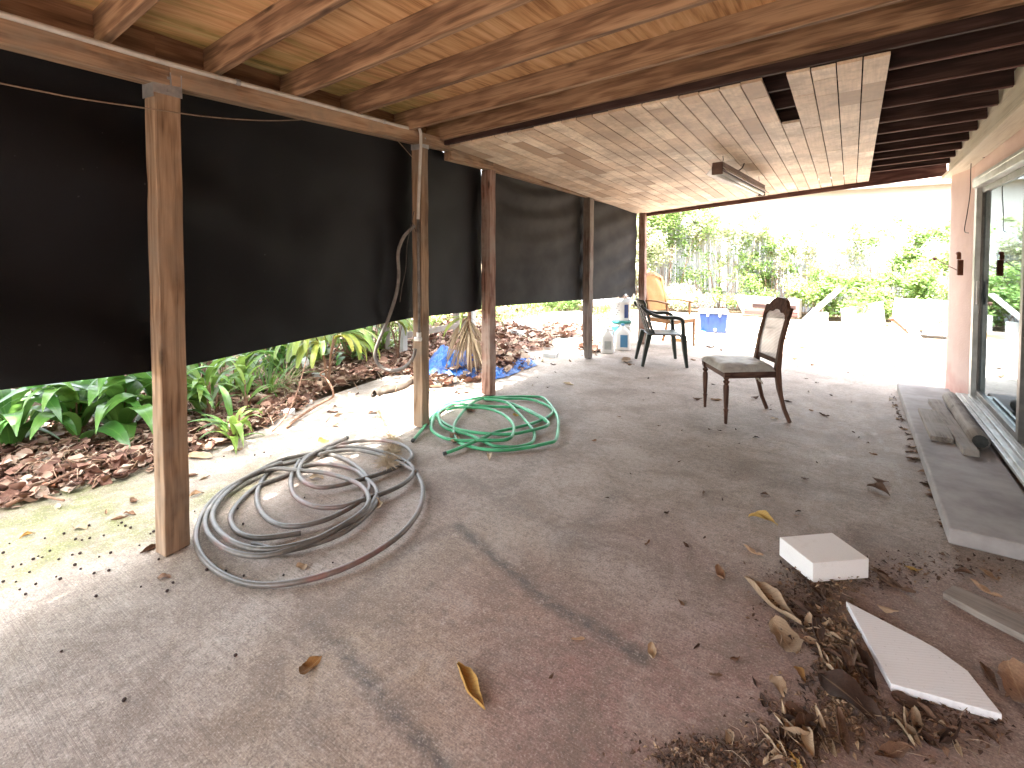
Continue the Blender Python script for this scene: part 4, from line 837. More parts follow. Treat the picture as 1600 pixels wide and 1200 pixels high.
leafpx(1254, 1130, 70, M_DL, 2, 40, 'crumpled brown leaf in the front heap, upper one')
leafpx(1262, 1165, 80, M_DL, 4, 70, 'dark red brown leaf folded in the front heap')
leafpx(1232, 1190, 60, M_DLY, 0, 50, 'yellow leaf at the bottom of the front heap')
leafpx(1138, 1160, 40, M_DLG, 1, 80, 'tan bent leaf standing in dry grass at the front edge')
leafpx(1430, 1112, 90, M_DL, 0, 35, 'brown leaf sticking out under the front of the foam board')
leafpx(1400, 918, 70, M_DLD, 7, 25, 'dark curled leaf right of the foam block')
leafpx(1380, 906, 50, M_DL, 3, 40, 'brown split leaf beside the right corner of the foam block')
leafpx(1427, 891, 28, M_DLY, 4, 10, 'bright yellow and brown leaf right of the foam block')
leafpx(1372, 768, 42, M_DLD, 1, 22, 'dark shiny leaf, lower of two on the floor beside the step')
leafpx(1376, 754, 26, M_DLD, 6, 18, 'dark leaf, upper of two on the floor beside the step')
leafpx(1425, 718, 18, M_DL, 4, 0, 'round brown curled leaf against the edge of the step')
leafpx(1545, 900, 40, M_DL, 3, 30, 'brown leaf on the floor between the step and the rotten plank')
leafpx(1508, 898, 34, M_DLD, 1, 10, 'dark leaf on the floor left of the rotten plank end')
leafpx(1540, 936, 60, M_DL, 7, 28, 'rolled leaf lying on top of the rotten plank', z=.03)
leafpx(1545, 1060, 60, M_DL, 3, 50, 'brown leaf right of the tip of the foam board')
leafpx(1586, 1080, 70, M_DL, 2, 75, 'reddish brown leaves at the right edge beside the foam board')
leafpx(1387, 956, 36, M_DLG, 6, 20, 'small tan leaf just above the foam board')
leafpx(1470, 1130, 90, M_DL, 7, 30, 'long narrow leaf in front of the foam board')
leafpx(1450, 1160, 60, M_DLD, 4, 40, 'dark leaf near the front edge below the foam board')
leafpx(1540, 1150, 60, M_DL, 1, 35, 'brown leaf near the front right corner')
leafpx(43, 838, 26, M_DLY, 1, -20, 'bright orange leaf on the mossy concrete at far left')
leafpx(126, 826, 18, M_DLG, 5, 10, 'pale leaf on the mossy concrete beside the orange leaf')
leafpx(256, 903, 20, M_DL, 5, 0, 'flat pinkish leaf on the floor in front of the nearest post')
leafpx(238, 858, 40, M_DL, 3, -30, 'curled red brown leaf touching the foot of the nearest post')
leafpx(306, 775, 26, M_DL, 1, -20, 'brown leaf between the nearest post and the grey hose')
leafpx(312, 716, 32, M_DLG, 0, 10, 'tan leaf behind the nearest post on the pale concrete')
leafpx(494, 748, 22, M_DLG, 5, 5, 'square tan leaf inside the grey hose coil')
leafpx(505, 702, 15, M_DLY, 2, 20, 'tan leaf resting on the back of the grey hose coil', z=.05)
leafpx(586, 797, 16, M_DLG, 2, 70, 'small tan leaf caught on the right of the grey hose coil', z=.02)
leafpx(471, 888, 16, M_DLG, 2, 25, 'little tan leaf inside the front loop of the grey hose')
leafpx(735, 643, 14, M_DL, 0, 20, 'pink brown leaf inside the green hose coil')
leafpx(806, 650, 9, M_DLY, 2, 20, 'orange leaf inside the right of the green hose coil')
leafpx(710, 690, 14, M_DLG, 4, 70, 'tan leaf leaning on the front of the green hose')
leafpx(764, 715, 10, M_DLG, 1, 80, 'tan leaf on the floor below the green hose')
leafpx(520, 645, 18, M_DL, 0, 0, 'red brown leaf on the pale concrete beside the frayed strap')
leafpx(582, 646, 15, M_DL, 5, 0, 'orange brown leaf left of the frayed strap')
leafpx(527, 667, 12, M_DL, 5, 15, 'small orange leaf on the pale concrete beyond the grey hose')
leafpx(888, 601, 18, M_DLG, 3, 10, 'brown curled leaf on the floor in front of the fourth post')
leafpx(1090, 625, 16, M_DLD, 6, 5, 'dark leaf against the front foot of the dining chair')
leafpx(1119, 626, 18, M_DL, 0, 5, 'orange brown leaf under the dining chair')
leafpx(1180, 623, 14, M_DL, 6, -5, 'red brown leaf under the seat of the dining chair')
leafpx(1231, 628, 14, M_DLD, 3, 10, 'dark leaf right of the rear foot of the dining chair')
leafpx(1288, 650, 18, M_DLD, 7, 15, 'dark curled leaf on the floor right of the dining chair')
leafpx(1210, 655, 12, M_DLG, 5, 10, 'pale leaf behind the rear foot of the dining chair')
leafpx(932, 548, 10, M_DLY, 2, 0, 'yellow leaf on the floor beside the plain white jug')
leafpx(979, 565, 16, M_DLG, 0, -20, 'pale crumpled leaf in front of the green plastic chair')
leafpx(985, 571, 12, M_DLD, 6, 10, 'dark leaf below the pale crumpled leaf')
leafpx(1083, 563, 8, M_DL, 0, 15, 'brown leaf right of the green plastic chair')
# the many alike
small = [(1183, 684), (1065, 674), (1110, 672), (1123, 675), (1148, 673), (1156, 695), (1204, 632), (1205, 641), (1013, 591), (1007, 624), (1031, 664), (968, 652), (1020, 612), (1258, 750), (1196, 772), (1275, 722), (1247, 802), (1334, 676), (1342, 684), (1356, 694), (1363, 710), (1242, 806), (1100, 840), (1108, 700), (1060, 720), (985, 740), (832, 601), (806, 604), (858, 604), (760, 640), (840, 588), (900, 575), (940, 590), (868, 580), (1115, 603), (1300, 618), (1330, 628), (1258, 590), (1276, 600), (1325, 585), (1245, 575), (1350, 588), (1268, 640), (1262, 612), (1000, 700), (950, 780), (1065, 945), (1071, 855), (1040, 800), (1165, 880), (1010, 850), (1180, 1070), (1150, 1030), (1195, 1100), (1090, 1010), (1120, 1055), (905, 1000), (860, 1060), (1130, 780), (1150, 740), (1100, 770), (930, 690)]
for i, (u, v) in enumerate(small):
    p = gz(u + ru(-2, 2), v + ru(-2, 2)); leaf(p.x, p.y, ru(.022, .055), random.choice((M_DLD, M_DLD, M_DL)), random.choice((1, 3, 4, 6, 7)), ru(0, 6.3), 0, (ru(-.2, .2), ru(-.2, .2)), 'small dark curled dead leaf lying on the open patio floor', 'small dark leaves on the open floor')
def rows(u, v, n, su, sv): return [(u + random.gauss(0, su), v + random.gauss(0, sv)) for _ in range(n)]
edge = [(1396 + 94 * q + ru(-9, 1), 622 + 218 * q + ru(-4, 4)) for q in [rnd() for _ in range(34)]]
for u, v in edge:
    p = gz(u, v); leaf(p.x, p.y, ru(.04, .075), random.choice((M_DLG, M_DL, M_DLD)), random.choice((0, 1, 3, 4, 6)), ru(0, 6.3), 0, (ru(-.2, .2), ru(-.2, .2)), 'small dead leaf swept against the foot of the long concrete step', 'leaves along the foot of the step')
heap = rows(1275, 975, 12, 20, 26) + rows(1318, 1030, 9, 14, 26) + rows(1255, 1160, 14, 26, 18) + rows(1430, 1150, 8, 50, 12)
for i, (u, v) in enumerate(heap):
    p = gz(min(u, 1590), v); leaf(p.x, p.y, ru(.07, .15), random.choice((M_DL, M_DLD, M_DLG, M_DLG)), random.choice((0, 1, 3, 3, 7, 7, 4)), ru(0, 6.3) if i % 2 else radians(115) + ru(-.5, .5), ru(0, .008), (ru(-.18, .18), ru(-.18, .18)), 'dead leaf in the drift beside and below the flat foam board', 'leaves drifted around the foam board')
# seeds on the mossy strip
m = MB(); m.lathe([(0, 0), (.006, .002), (.0085, .007), (.006, .012), (0, .014)], n=8, cap=False); so_ = m.build('fallen_seed', M_SEED, None, True); sme = so_.data; bpy.data.objects.remove(so_)
sd_px = [q for q in [(95, 773), (128, 845), (140, 842), (185, 822), (196, 823), (190, 818), (173, 865), (155, 871), (139, 822), (118, 844), (20, 887), (33, 883), (66, 872), (78, 862), (46, 895), (52, 875), (60, 870), (92, 875), (113, 868), (117, 884), (126, 890), (147, 897), (170, 893), (94, 906), (125, 866), (25, 910), (31, 922), (56, 914), (5, 910), (150, 933), (85, 963), (24, 953), (235, 835), (240, 832), (218, 853), (248, 875), (204, 826), (220, 918), (261, 925), (270, 912), (96, 1019), (194, 1096), (278, 987), (200, 953), (323, 892), (353, 893), (381, 901), (400, 1046), (368, 1026), (302, 1112), (370, 1124), (304, 800), (370, 796), (350, 714), (413, 708), (423, 713), (398, 712), (476, 778), (380, 820), (520, 880), (443, 900), (15, 850), (70, 842), (100, 835), (162, 838), (5, 865), (88, 902), (40, 930), (430, 940), (470, 1010)] if q[1] < 940 or q[0] in (96, 194, 368)]
for u, v in sd_px:
    p = gz(u, v); o = bpy.data.objects.new('fallen_seed', sme); COL.objects.link(o); o.location = (p.x, p.y, 0); s_ = ru(.5, .95); o.scale = (s_, s_ * ru(.8, 1.2), s_); o.rotation_euler = (0, 0, ru(0, 6)); tag(o, 'small dark round seed dropped on the floor at the open side', 'seed', 'fallen seeds on the mossy floor strip')
# crumbled leaf dust (uncountable)
m = MB()
def crumbs(u, v, su, sv, n, lo, hi, zt=.012):
    for _ in range(n):
        p = gz(u + random.gauss(0, su), v + random.gauss(0, sv))
        if p.x > .40 and p.y > 3.28: continue
        L = ru(lo, hi); m.leafq(Vector((p.x, p.y, .003 + ru(0, zt))), Vector((ru(-.7, .7), ru(-.7, .7), 1)).normalized(), Vector((ru(-1, 1), ru(-1, 1), ru(-.3, .3))), L, L * ru(.2, .7), rnd(), .3)
crumbs(1290, 905, 34, 14, 800, .006, .03, .03); crumbs(1245, 940, 30, 30, 350, .005, .028); crumbs(1300, 1000, 22, 46, 600, .008, .04, .012); crumbs(1320, 1090, 30, 36, 500, .006, .03)
crumbs(1110, 1185, 55, 16, 900, .004, .022); crumbs(1260, 1150, 50, 30, 500, .005, .03); crumbs(1460, 1130, 70, 24, 400, .006, .03); crumbs(1390, 900, 40, 14, 250, .005, .025)
crumbs(1260, 1000, 160, 100, 350, .003, .010, .003); crumbs(1500, 885, 60, 14, 170, .006, .03, .012)
for q in range(900):
    t = rnd(); crumbs(1398 + 92 * t, 620 + 222 * t, 4, 2, 1, .006, .03)
tag(m.build('leaf_crumbs', M_CRUMB), 'crumbled dry leaf dust strewn around the foam pieces', 'leaf crumbs', None, 'stuff')
m = MB()
for cu_, cv_, n in ((1110, 1185, 14), (1280, 925, 16), (1480, 1160, 8), (1260, 1000, 8)):
    for _ in range(n):
        p = gz(cu_ + random.gauss(0, 40), cv_ + random.gauss(0, 18)); L = ru(.03, .10); a = ru(0, 6.3); q = p + Vector((cos(a) * L, sin(a) * L, ru(0, .02)))
        m.tube([p + Vector((0, 0, .004)), (p + q) / 2 + Vector((ru(-.01, .01), ru(-.01, .01), .012)), q + Vector((0, 0, .003))], .0011, 4)
tag(m.build('dry_straw', M_CORD), 'thin dry straws and leaf stalks littering the floor', 'straw', None, 'stuff')

# ================================================================== LEAF LITTER, SIDE YARD
def litter(m, polypx, n, lo, hi, zt, dens=None):
    P = [gz(*q) for q in polypx]; xs = [p.x for p in P]; ys = [p.y for p in P]; k = 0; tries = 0
    while k < n and tries < n * 40:
        tries += 1; x = ru(min(xs), max(xs)); y = ru(min(ys), max(ys))
        if not inpoly(x, y, P): continue
        if dens and rnd() > dens(x, y): continue
        L = lo * .5 + (hi * 1.25 - lo * .5) * rnd() ** 1.6; z = .012 + zt * rnd() ** 1.5
        nr = Vector((ru(-1.2, 1.2), ru(-1.2, 1.2), 1)).normalized(); d = Vector((ru(-1, 1), ru(-1, 1), ru(-.25, .25))).normalized(); t = rnd() ** 1.1
        s_ = nr.cross(d).normalized(); up = d.cross(s_); c = Vector((x, y, z)); cu = ru(-.2, .9); R = []
        for i, (q, wq) in enumerate(((-.5, .04), (-.22, .20 + .1 * (k % 3)), (.12, .22 + .08 * (k % 4)), (.5, .02))):
            ce = c + d * L * q + up * L * (.35 * cu * q * q * 4 - .05); R.append((m.vert(ce - s_ * L * wq + up * L * wq * cu, (-1, q * 2, 0), t), m.vert(ce, (0, q * 2, 0), t), m.vert(ce + s_ * L * wq + up * L * wq * cu, (1, q * 2, 0), t)))
        for a, b in zip(R, R[1:]): m.face(a[0], a[1], b[1], b[0]); m.face(a[1], a[2], b[2], b[1])
        k += 1
m = MB()
litter(m, [(-260, 900), (0, 800), (120, 770), (240, 737), (330, 700), (400, 676), (430, 640), (300, 610), (0, 655), (-260, 700)], 8000, .03, .085, .06)
litter(m, [(330, 704), (400, 676), (470, 640), (530, 606), (600, 588), (655, 585), (655, 535), (560, 545), (430, 590), (300, 640)], 6000, .04, .10, .07)
litter(m, [(650, 612), (700, 604), (760, 596), (680, 560), (640, 575)], 500, .06, .12, .03)
litter(m, [(690, 588), (790, 590), (835, 572), (800, 552), (865, 545), (862, 530), (800, 510), (700, 505), (650, 530)], 3600, .05, .13, .10)
litter(m, [(858, 530), (915, 527), (925, 512), (880, 505), (850, 512)], 400, .07, .15, .05)
litter(m, [(-100, 640), (500, 560), (660, 535), (780, 500), (860, 482), (620, 480), (0, 560)], 2500, .08, .16, .05)
litter(m, [(930, 560), (945, 535), (925, 525), (900, 545)], 90, .06, .12, .02)
for _ in range(420):
    u, v = random.choice(((random.gauss(120, 90), random.gauss(725, 26)), (random.gauss(400, 60), random.gauss(640, 20)), (random.gauss(540, 60), random.gauss(585, 14)), (random.gauss(790, 40), random.gauss(540, 10)))); p = gz(u, v); L = ru(.05, .22); a = ru(0, 6.3)
    if v > 785 - u * .19 or v > 700 and u > 330: continue
    q = p + Vector((cos(a) * L, sin(a) * L, 0)); tt = ru(.2, .9); m.tube([p + Vector((0, 0, ru(.03, .09))), (p + q) / 2 + Vector((ru(-.02, .02), ru(-.02, .02), ru(.05, .11))), q + Vector((0, 0, ru(.02, .08)))], ru(.0015, .004), 4, True, tt)
tag(m.build('leaf_litter', M_LIT, None, True), 'thick brown leaf litter along the planted strip beside the patio', 'leaf litter', None, 'stuff')
# sparse leaves spilled on the slab edge, countable
for u, v, n, su, sv in ((300, 735, 6, 60, 14), (520, 630, 8, 60, 12), (700, 612, 8, 40, 8), (860, 560, 10, 40, 9), (160, 800, 5, 60, 10)):
    for (a, b) in rows(u, v, n, su, sv):
        p = gz(a, b)
        leaf(p.x, p.y, ru(.06, .11), random.choice((M_DL, M_DLG, M_DL)), random.choice((0, 1, 2, 3, 4)), ru(0, 6.3), 0, (ru(-.2, .2), ru(-.2, .2)), 'brown leaf spilled from the planted strip onto the pale concrete edge', 'leaves spilled along the concrete edge')
# sticks, palm sheaths and rubbish in the strip
def stick(pxs, r, mt, name, label, cat, zs=None):
    pts = [gz(u, v, (zs[i] if zs else .03)) for i, (u, v) in enumerate(pxs)]; m = MB(); sp = spline(pts, 5); m.tube(sp, [r * (1 - .4 * i / len(sp)) for i in range(len(sp))], 8); return tag(m.build(name, mt, None, True), label, cat)
stick([(448, 668), (470, 650), (505, 628), (520, 620), (518, 605), (508, 590), (500, 585), (512, 577)], .012, M_BROWNST, 'fallen_branch', 'crooked bare branch lying at the concrete edge below the palm leaves', 'branch', [.02, .03, .06, .12, .2, .25, .28, .33])
stick([(425, 675), (450, 645), (465, 610), (475, 575), (483, 545)], .007, M_BROWNST, 'thin_branch', 'thin leaning stem with a white paper wad at its upper end', 'branch', [.02, .12, .25, .38, .5])
stick([(10, 790), (70, 760), (120, 735), (190, 712), (245, 700)], .014, M_BROWNST, 'fallen_branch', 'dark branch lying in the litter under the broad leaves at far left', 'branch', [.03, .05, .06, .05, .04])
stick([(0, 770), (50, 772), (100, 782)], .010, M_BROWNST, 'fallen_branch', 'short branch at the lower left edge of the litter', 'branch')
def sheath(px, w_, label, mt, h=.05):
    P = [gz(*q) for q in px]; m = MB(); sp = spline(P, 5); n = len(sp)
    def f(a, b):
        i = min(int(a * (n - 1)), n - 2); t = a * (n - 1) - i; p = sp[i].lerp(sp[i + 1], t); d = (sp[i + 1] - sp[i]).normalized(); s_ = Vector((-d.y, d.x, 0)); u = b * 2 - 1
        ww = w_ * (.25 + .75 * sin(pi * min(1, a + .12)) ** .7)
        return p + s_ * ww * u + Vector((0, 0, .012 + h * (1 - u * u) + .01 * sin(a * 14)))
    m.grid(f, 20, 8); o = m.build('palm_sheath', mt, None, True); o.modifiers.new('s', 'SOLIDIFY').thickness = .004; tag(o, label, 'palm sheath'); return o
M_SHEATH = m_basic('grey_brown_sheath', (.06, .05, .04), (.13, .105, .085), 9, .85, .2, .3, 50)
M_SHR = m_basic('orange_brown_sheath', (.22, .085, .045), (.36, .16, .09), 9, .8, .2, .3, 50)
sheath([(40, 742), (70, 732), (105, 738)], .09, 'grey broad palm sheath lying in the litter at far left', M_SHEATH)
sheath([(60, 768), (100, 755), (150, 746)], .05, 'orange brown dry sheath at the lower edge of the litter', M_SHR, .03)
sheath([(585, 622), (592, 616), (615, 612), (645, 603)], .055, 'grey curled sheath at the top of the frayed strap beside the second post', M_SHEATH, .07)
# frayed strap
cpx = [(586, 622), (592, 640), (603, 660), (611, 680), (614, 700), (608, 718), (606, 730)]
P = spline([gz(u, v, .02 + .02 * sin(i * 1.3)) for i, (u, v) in enumerate(cpx)], 6); m = MB(); m.tube(P, .011, 8)
for i in range(1100):
    q = rnd() ** .7; k = min(int(q * (len(P) - 1)), len(P) - 2); c = P[k]; a = ru(0, 6.3); L = ru(.02, .075) * (.5 + q)
    e = c + Vector((cos(a) * L, sin(a) * L, ru(-.01, .03))); m.tube([c, (c + e) / 2 + Vector((0, 0, .012)), Vector((e.x, e.y, max(.003, e.z)))], .0014, 3, False)
tag(m.build('frayed_strap', M_LEAF_D, None), 'frayed fibrous palm stalk hanging over the back of the grey hose coil', 'palm stalk')
# paper / white rubbish
def scrap(u, v, w_, d_, h, rz, label, mt, cat='rubble', name='rubble_piece', z=0):
    p = gz(u, v); m = MB(); t = [(-w_ / 2, -d_ / 2), (w_ / 2 * ru(.7, 1), -d_ / 2), (w_ / 2, d_ / 2 * ru(.6, 1)), (-w_ / 2 * ru(.7, 1), d_ / 2)]
    c, s = cos(rz), sin(rz); t = [(p.x + x * c - y * s, p.y + x * s + y * c) for x, y in t]
    m.prism([(x, y, z + h + ru(-.2, .2) * h) for x, y in t], [(x, y, z - .01) for x, y in t]); return tag(m.build(name, mt, None, bevel=.004), label, cat)
scrap(445, 650, .16, .10, .05, .7, 'white triangular rubble piece under the thin leaning stem', M_DIRTYW)
scrap(476, 632, .13, .08, .05, .2, 'white flat rubble piece below the crooked branch', M_DIRTYW)
scrap(498, 596, .14, .06, .05, .5, 'pale stick of rubble beside the bend of the crooked branch', M_DIRTYW, z=.05)
scrap(551, 555, .16, .10, .06, 0, 'white block in the litter between the two palm seedlings', M_DIRTYW)
scrap(803, 526, .22, .12, .12, .4, 'white crumpled rubbish on top of the leaf heap, left piece', M_DIRTYW, 'rubbish', 'rubbish_piece')
scrap(816, 527, .18, .12, .10, .9, 'white crumpled rubbish on top of the leaf heap, right piece', M_DIRTYW, 'rubbish', 'rubbish_piece')
scrap(861, 558, .20, .13, .06, .2, 'pale stone chunk on the concrete at the end of the blue tarp', M_DIRTYW)
p = gt(477, 566, (gz(470, 600) - O).dot(FW)); m = MB(); m.grid(lambda a, b: p + Vector((cos(a * 2 * pi) * sin(pi * b) * .04, sin(a * 2 * pi) * sin(pi * b) * .04, cos(pi * b) * .055)) * (1 + .35 * noise.noise(Vector((a * 6, b * 6, 0)))), 14, 10); tag(m.build('paper_wad', M_DIRTYW, None), 'white paper wad stuck on the thin leaning stem', 'paper')

# ---------------------------------------------------------------- plants of the strip
def plant(name, label, cat, base, n, L, W, el, droop, mt, h=.0, spread=.05, group=None, tone=(0, 1), fold=.25, az=None, seg=8, stems=True, prof=None, twist=0):
    r = empty(name, base, 0, label, cat, group); m = MB(); ms = MB()
    for i in range(n):
        a = ru(0, 2 * pi) if az is None else ru(*az); b = Vector((cos(a) * ru(0, spread), sin(a) * ru(0, spread), ru(0, h) if h else 0))
        m.blade(b, a, ru(*el), ru(*L), ru(*W), ru(*droop), seg, min(1, max(0, ru(*tone))), fold, prof, ru(-twist, twist))
        if stems and i % 2 == 0: ms.tube([(b.x * .4, b.y * .4, -.03), tuple(b + Vector((0, 0, .03)))], .007, 6)
    m.build('foliage', mt, r, True)
    if stems: ms.build('stem', M_BROWNST, r)
    return r
G1 = 'broad strap leaved plants in the side strip'
for i, (u, v, n, lab) in enumerate([(20, 705, 16, 'broad leaved green plant cut off by the left edge of the view'), (120, 692, 22, 'broad leaved plant with drooping glossy leaves, second from the left edge'), (190, 680, 24, 'broad leaved plant with long hanging leaves just left of the nearest post'), (258, 665, 16, 'broad leaved plant half hidden behind the nearest post')]):
    b = gz(u, v); plant('broad_leaf_plant', lab, 'plant', b, n, (.50, .78), (.055, .082), (.75, 1.35), (1.9, 2.7), M_LEAF_B, .34, .10, G1, (.1, .95), .22, twist=.5)
for u, v, n, lab in [(318, 648, 18, 'broad leaved plant standing right of the nearest post behind the pale green plant'), (372, 622, 18, 'broad leaved plant in the middle of the strip behind the small tufted plant'), (440, 590, 16, 'broad leaved plant at the back behind the dry grass')]:
    b = gz(u, v); plant('broad_leaf_plant', lab, 'plant', b, n, (.40, .66), (.035, .055), (.8, 1.4), (1.3, 2.3), M_LEAF_Y, .36, .12, G1, (.0, .8), .22, twist=.5)
for i, (u, v, n, lab) in enumerate([(-60, 640, 16, 'broad leaved plant outside the left edge behind the others'), (70, 625, 18, 'broad leaved plant in the back row under the black screen at far left'), (160, 615, 18, 'broad leaved plant in the back row right of the far left one'), (230, 612, 16, 'broad leaved plant in the back row behind the nearest post')]):
    b = gz(u, v); plant('broad_leaf_plant', lab, 'plant', b, n, (.50, .80), (.05, .075), (.7, 1.35), (1.5, 2.4), M_LEAF_B, .36, .12, G1, (.0, .7), .22, twist=.5)
G2 = 'young bamboo like plants right of the nearest post'
for u, v, n, h, lab in [(365, 690, 16, .12, 'small bright green tufted plant at the concrete edge right of the nearest post'), (330, 660, 16, .25, 'pale green leafy plant right behind the nearest post'), (385, 650, 14, .35, 'leafy stem plant with arching narrow leaves behind the small tuft'), (350, 625, 18, .35, 'dense green plant under the screen behind the tufted plants')]:
    b = gz(u, v); plant('leafy_plant', lab, 'plant', b, n, (.22, .42), (.016, .03), (.2, 1.3), (.6, 1.9), M_LEAF_Y, h + .08, .06, G2, (.1, 1))
for u, v, n, h, lab in [(310, 600, 16, .45, 'leafy green plant at the back just right of the nearest post'), (430, 588, 16, .5, 'leafy green plant at the back behind the grassy clumps'), (395, 580, 16, .5, 'tall leafy plant under the lower edge of the screen left of the grassy clumps'), (500, 570, 14, .5, 'leafy plant at the back behind the yellow tipped palm'), (545, 570, 14, .45, 'leafy plant at the back between two young palms'), (470, 566, 14, .5, 'leafy plant at the back left of the yellow tipped palm'), (600, 552, 14, .45, 'leafy plant at the back behind the hanging cable')]:
    b = gz(u, v); plant('leafy_plant', lab, 'plant', b, n + 22, (.30, .55), (.022, .046), (.2, 1.3), (.7, 1.9), M_LEAF_B if u % 20 else M_LEAF_Y, h + .12, .14, 'leafy plants in the back row of the strip', (.1, 1))
for u, v, n, L, lab in [(420, 620, 40, (.35, .7), 'clump of long grassy leaves between the bamboo like plants and the palm seedling'), (450, 600, 34, (.35, .65), 'clump of dry and green grass blades left of the palm seedling'), (400, 600, 30, (.4, .7), 'dark green grass clump under the screen right of the dense plant')]:
    b = gz(u, v); plant('grass_clump', lab, 'grass', b, n, L, (.005, .010), (.4, 1.4), (.8, 2.2), M_LEAF_Y, .02, .08, 'grass clumps in the side strip', (0, .8), .2, stems=False)
b = gz(440, 612); plant('dry_grass_clump', 'bent straw coloured dry grass left of the palm seedling', 'grass', b, 46, (.3, .6), (.004, .007), (.3, 1.3), (1.2, 2.6), M_LEAF_D, .02, .12, None, (0, 1), .1, stems=False)
def seedling(u, v, lab, n, h, az=None, L=(.40, .60), tone=(.1, .8), W=(.022, .038)):
    b = gz(u, v); r = empty('palm_seedling', b, 0, lab, 'palm', 'young palms in the side strip'); m = MB(); ms = MB()
    for i in range(n):
        a = ru(0, 6.28) if az is None else ru(*az); lean = ru(.05, .22); top = Vector((cos(a) * lean, sin(a) * lean, h * ru(.8, 1.1)))
        ms.tube(spline([(0, 0, -.03), (top.x * .35, top.y * .35, top.z * .6), tuple(top)], 4), .006, 6)
        for k in range(5):
            m.blade(top, a + (k - 2) * .22 + ru(-.1, .1), ru(.1, .5), ru(*L), ru(*W), ru(1.4, 2.0), 9, min(1, max(0, ru(*tone))), .35, lambda q: max(.05, min(1, q * 5 + .25) * (1 - max(0, (q - .7) / .3) ** 2 * .6)))
    m.build('fronds', M_LEAF_P, r, True); ms.build('stem', M_BROWNST, r); return r
seedling(512, 610, 'young palm with wide drooping yellow tipped leaves below the middle of the black screen', 7, .62, None, (.40, .58), (.2, .95))
seedling(470, 595, 'young palm with narrow upright leaves left of the yellow tipped palm', 5, .6, None, (.35, .55), (.1, .6))
seedling(585, 572, 'young palm with drooping leaves behind the hanging cable loop', 7, .66, None, (.40, .56), (.1, .75))
seedling(622, 566, 'young palm left of the white bench leg', 5, .62, None, (.4, .55), (.2, .8))
seedling(555, 556, 'young palm partly hidden under the screen between the two front palms', 5, .66, None, (.35, .5), (.1, .6))
# palm with a skirt of dead leaves by the blue tarp
b = gz(733, 588); r = empty('skirted_palm', b, 0, 'small palm with a hanging skirt of dead straw leaves in front of the blue tarp', 'palm'); m = MB(); md = MB(); ms = MB()
ms.tube([(0, 0, -.03), (.01, 0, .4), (0, .01, .95)], [.035, .028, .02], 10)
for i in range(16): m.blade((0, 0, .78 + ru(0, .2)), ru(0, 6.28), ru(.0, .9), ru(.40, .62), ru(.02, .032), ru(1.0, 2.0), 8, ru(.3, .9), .3)
for s in range(4): m.blade((0, 0, .72), pi * 1.05 + ru(-.5, .5), ru(-.3, .2), ru(.45, .6), ru(.022, .034), ru(.8, 1.4), 8, ru(.45, .85), .3)
for i in range(70): md.blade((0, 0, .62 + ru(-.1, .12)), ru(0, 6.28), ru(-1.25, -.7), ru(.5, .72), ru(.008, .018), ru(.1, .7), 8, rnd(), .3, twist=1.5)
m.build('fronds', M_LEAF_P, r, True); md.build('dead_skirt', M_LEAF_D, r, True); ms.build('trunk', M_BROWNST, r)

# blue tarp crumpled
P = [gz(*q) for q in ((664, 590), (668, 566), (700, 556), (760, 566), (800, 568), (836, 565), (838, 572), (790, 590), (768, 595), (700, 591))]
cx_ = sum(p.x for p in P) / len(P); cy_ = sum(p.y for p in P) / len(P)
def tarpf(a, b):
    # radial parametrisation of the outline
    k = a * len(P); i = int(k) % len(P); t = k - int(k); e = P[i].lerp(P[(i + 1) % len(P)], t); q = b
    x = cx_ + (e.x - cx_) * q; y = cy_ + (e.y - cy_) * q
    left = max(0, 1 - abs((Vector((x, y, 0)) - gz(685, 577)).length) / .50)
    n1 = noise.noise(Vector((x * 5, y * 5, 1))); n2 = abs(noise.noise(Vector((x * 11, y * 11, 4)))); n3 = abs(noise.noise(Vector((x * 24, y * 24, 8))))
    z = .05 + .05 * n1 + .08 * n2 + .035 * n3 + .26 * left ** .8; z *= (1 - q ** 6 * .85)
    return (x + .03 * n1, y + .03 * n2, max(.008, z))
m = MB(); m.grid(tarpf, 150, 50); o = m.build('blue_tarp', M_BTARP, None, False); o.modifiers.new('s', 'SOLIDIFY').thickness = .004; tag(o, 'crumpled blue tarpaulin lying in leaves behind the second and third posts', 'tarp')
m = MB(); litter(m, [(745, 582), (790, 584), (812, 572), (770, 566), (735, 572)], 200, .06, .12, .10); o = m.build('leaf_drift', M_LIT, None, True); o.location.z = .06; tag(o, 'brown leaves drifted over the middle of the blue tarpaulin', 'leaves', None, 'stuff')

# old bench with a white leg
e = empty('old_bench', (0, 0, 0), 0, 'old weathered bench with a white painted leg behind the second post', 'bench')
a = gz(630, 556); bq = gz(738, 530); dirb = (bq - a).normalized(); sb = Vector((-dirb.y, dirb.x, 0))
for c, mt in ((a + Vector((0, 0, 0)), M_CREAM), (bq, M_CREAM), (a + sb * .35, M_OLD), (bq + sb * .35, M_OLD)):
    m = MB(); m.beam(c + Vector((0, 0, -.02)), c + Vector((0, 0, .74)), .09, .09, (0, 1, 0)); m.build('leg', M_HTRIM if mt is M_CREAM else mt, e, bevel=.004)
m = MB(); m.beam(a - dirb * .15 + sb * .17 + Vector((0, 0, .76)), bq + dirb * .2 + sb * .17 + Vector((0, 0, .76)), .45, .04); m.build('top_plank', M_OLD, e, bevel=.004)
m = MB(); m.beam(a + sb * .04 + Vector((0, 0, .28)), bq + sb * .04 + Vector((0, 0, .28)), .03, .09); m.build('brace', M_OLD, e, bevel=.003)
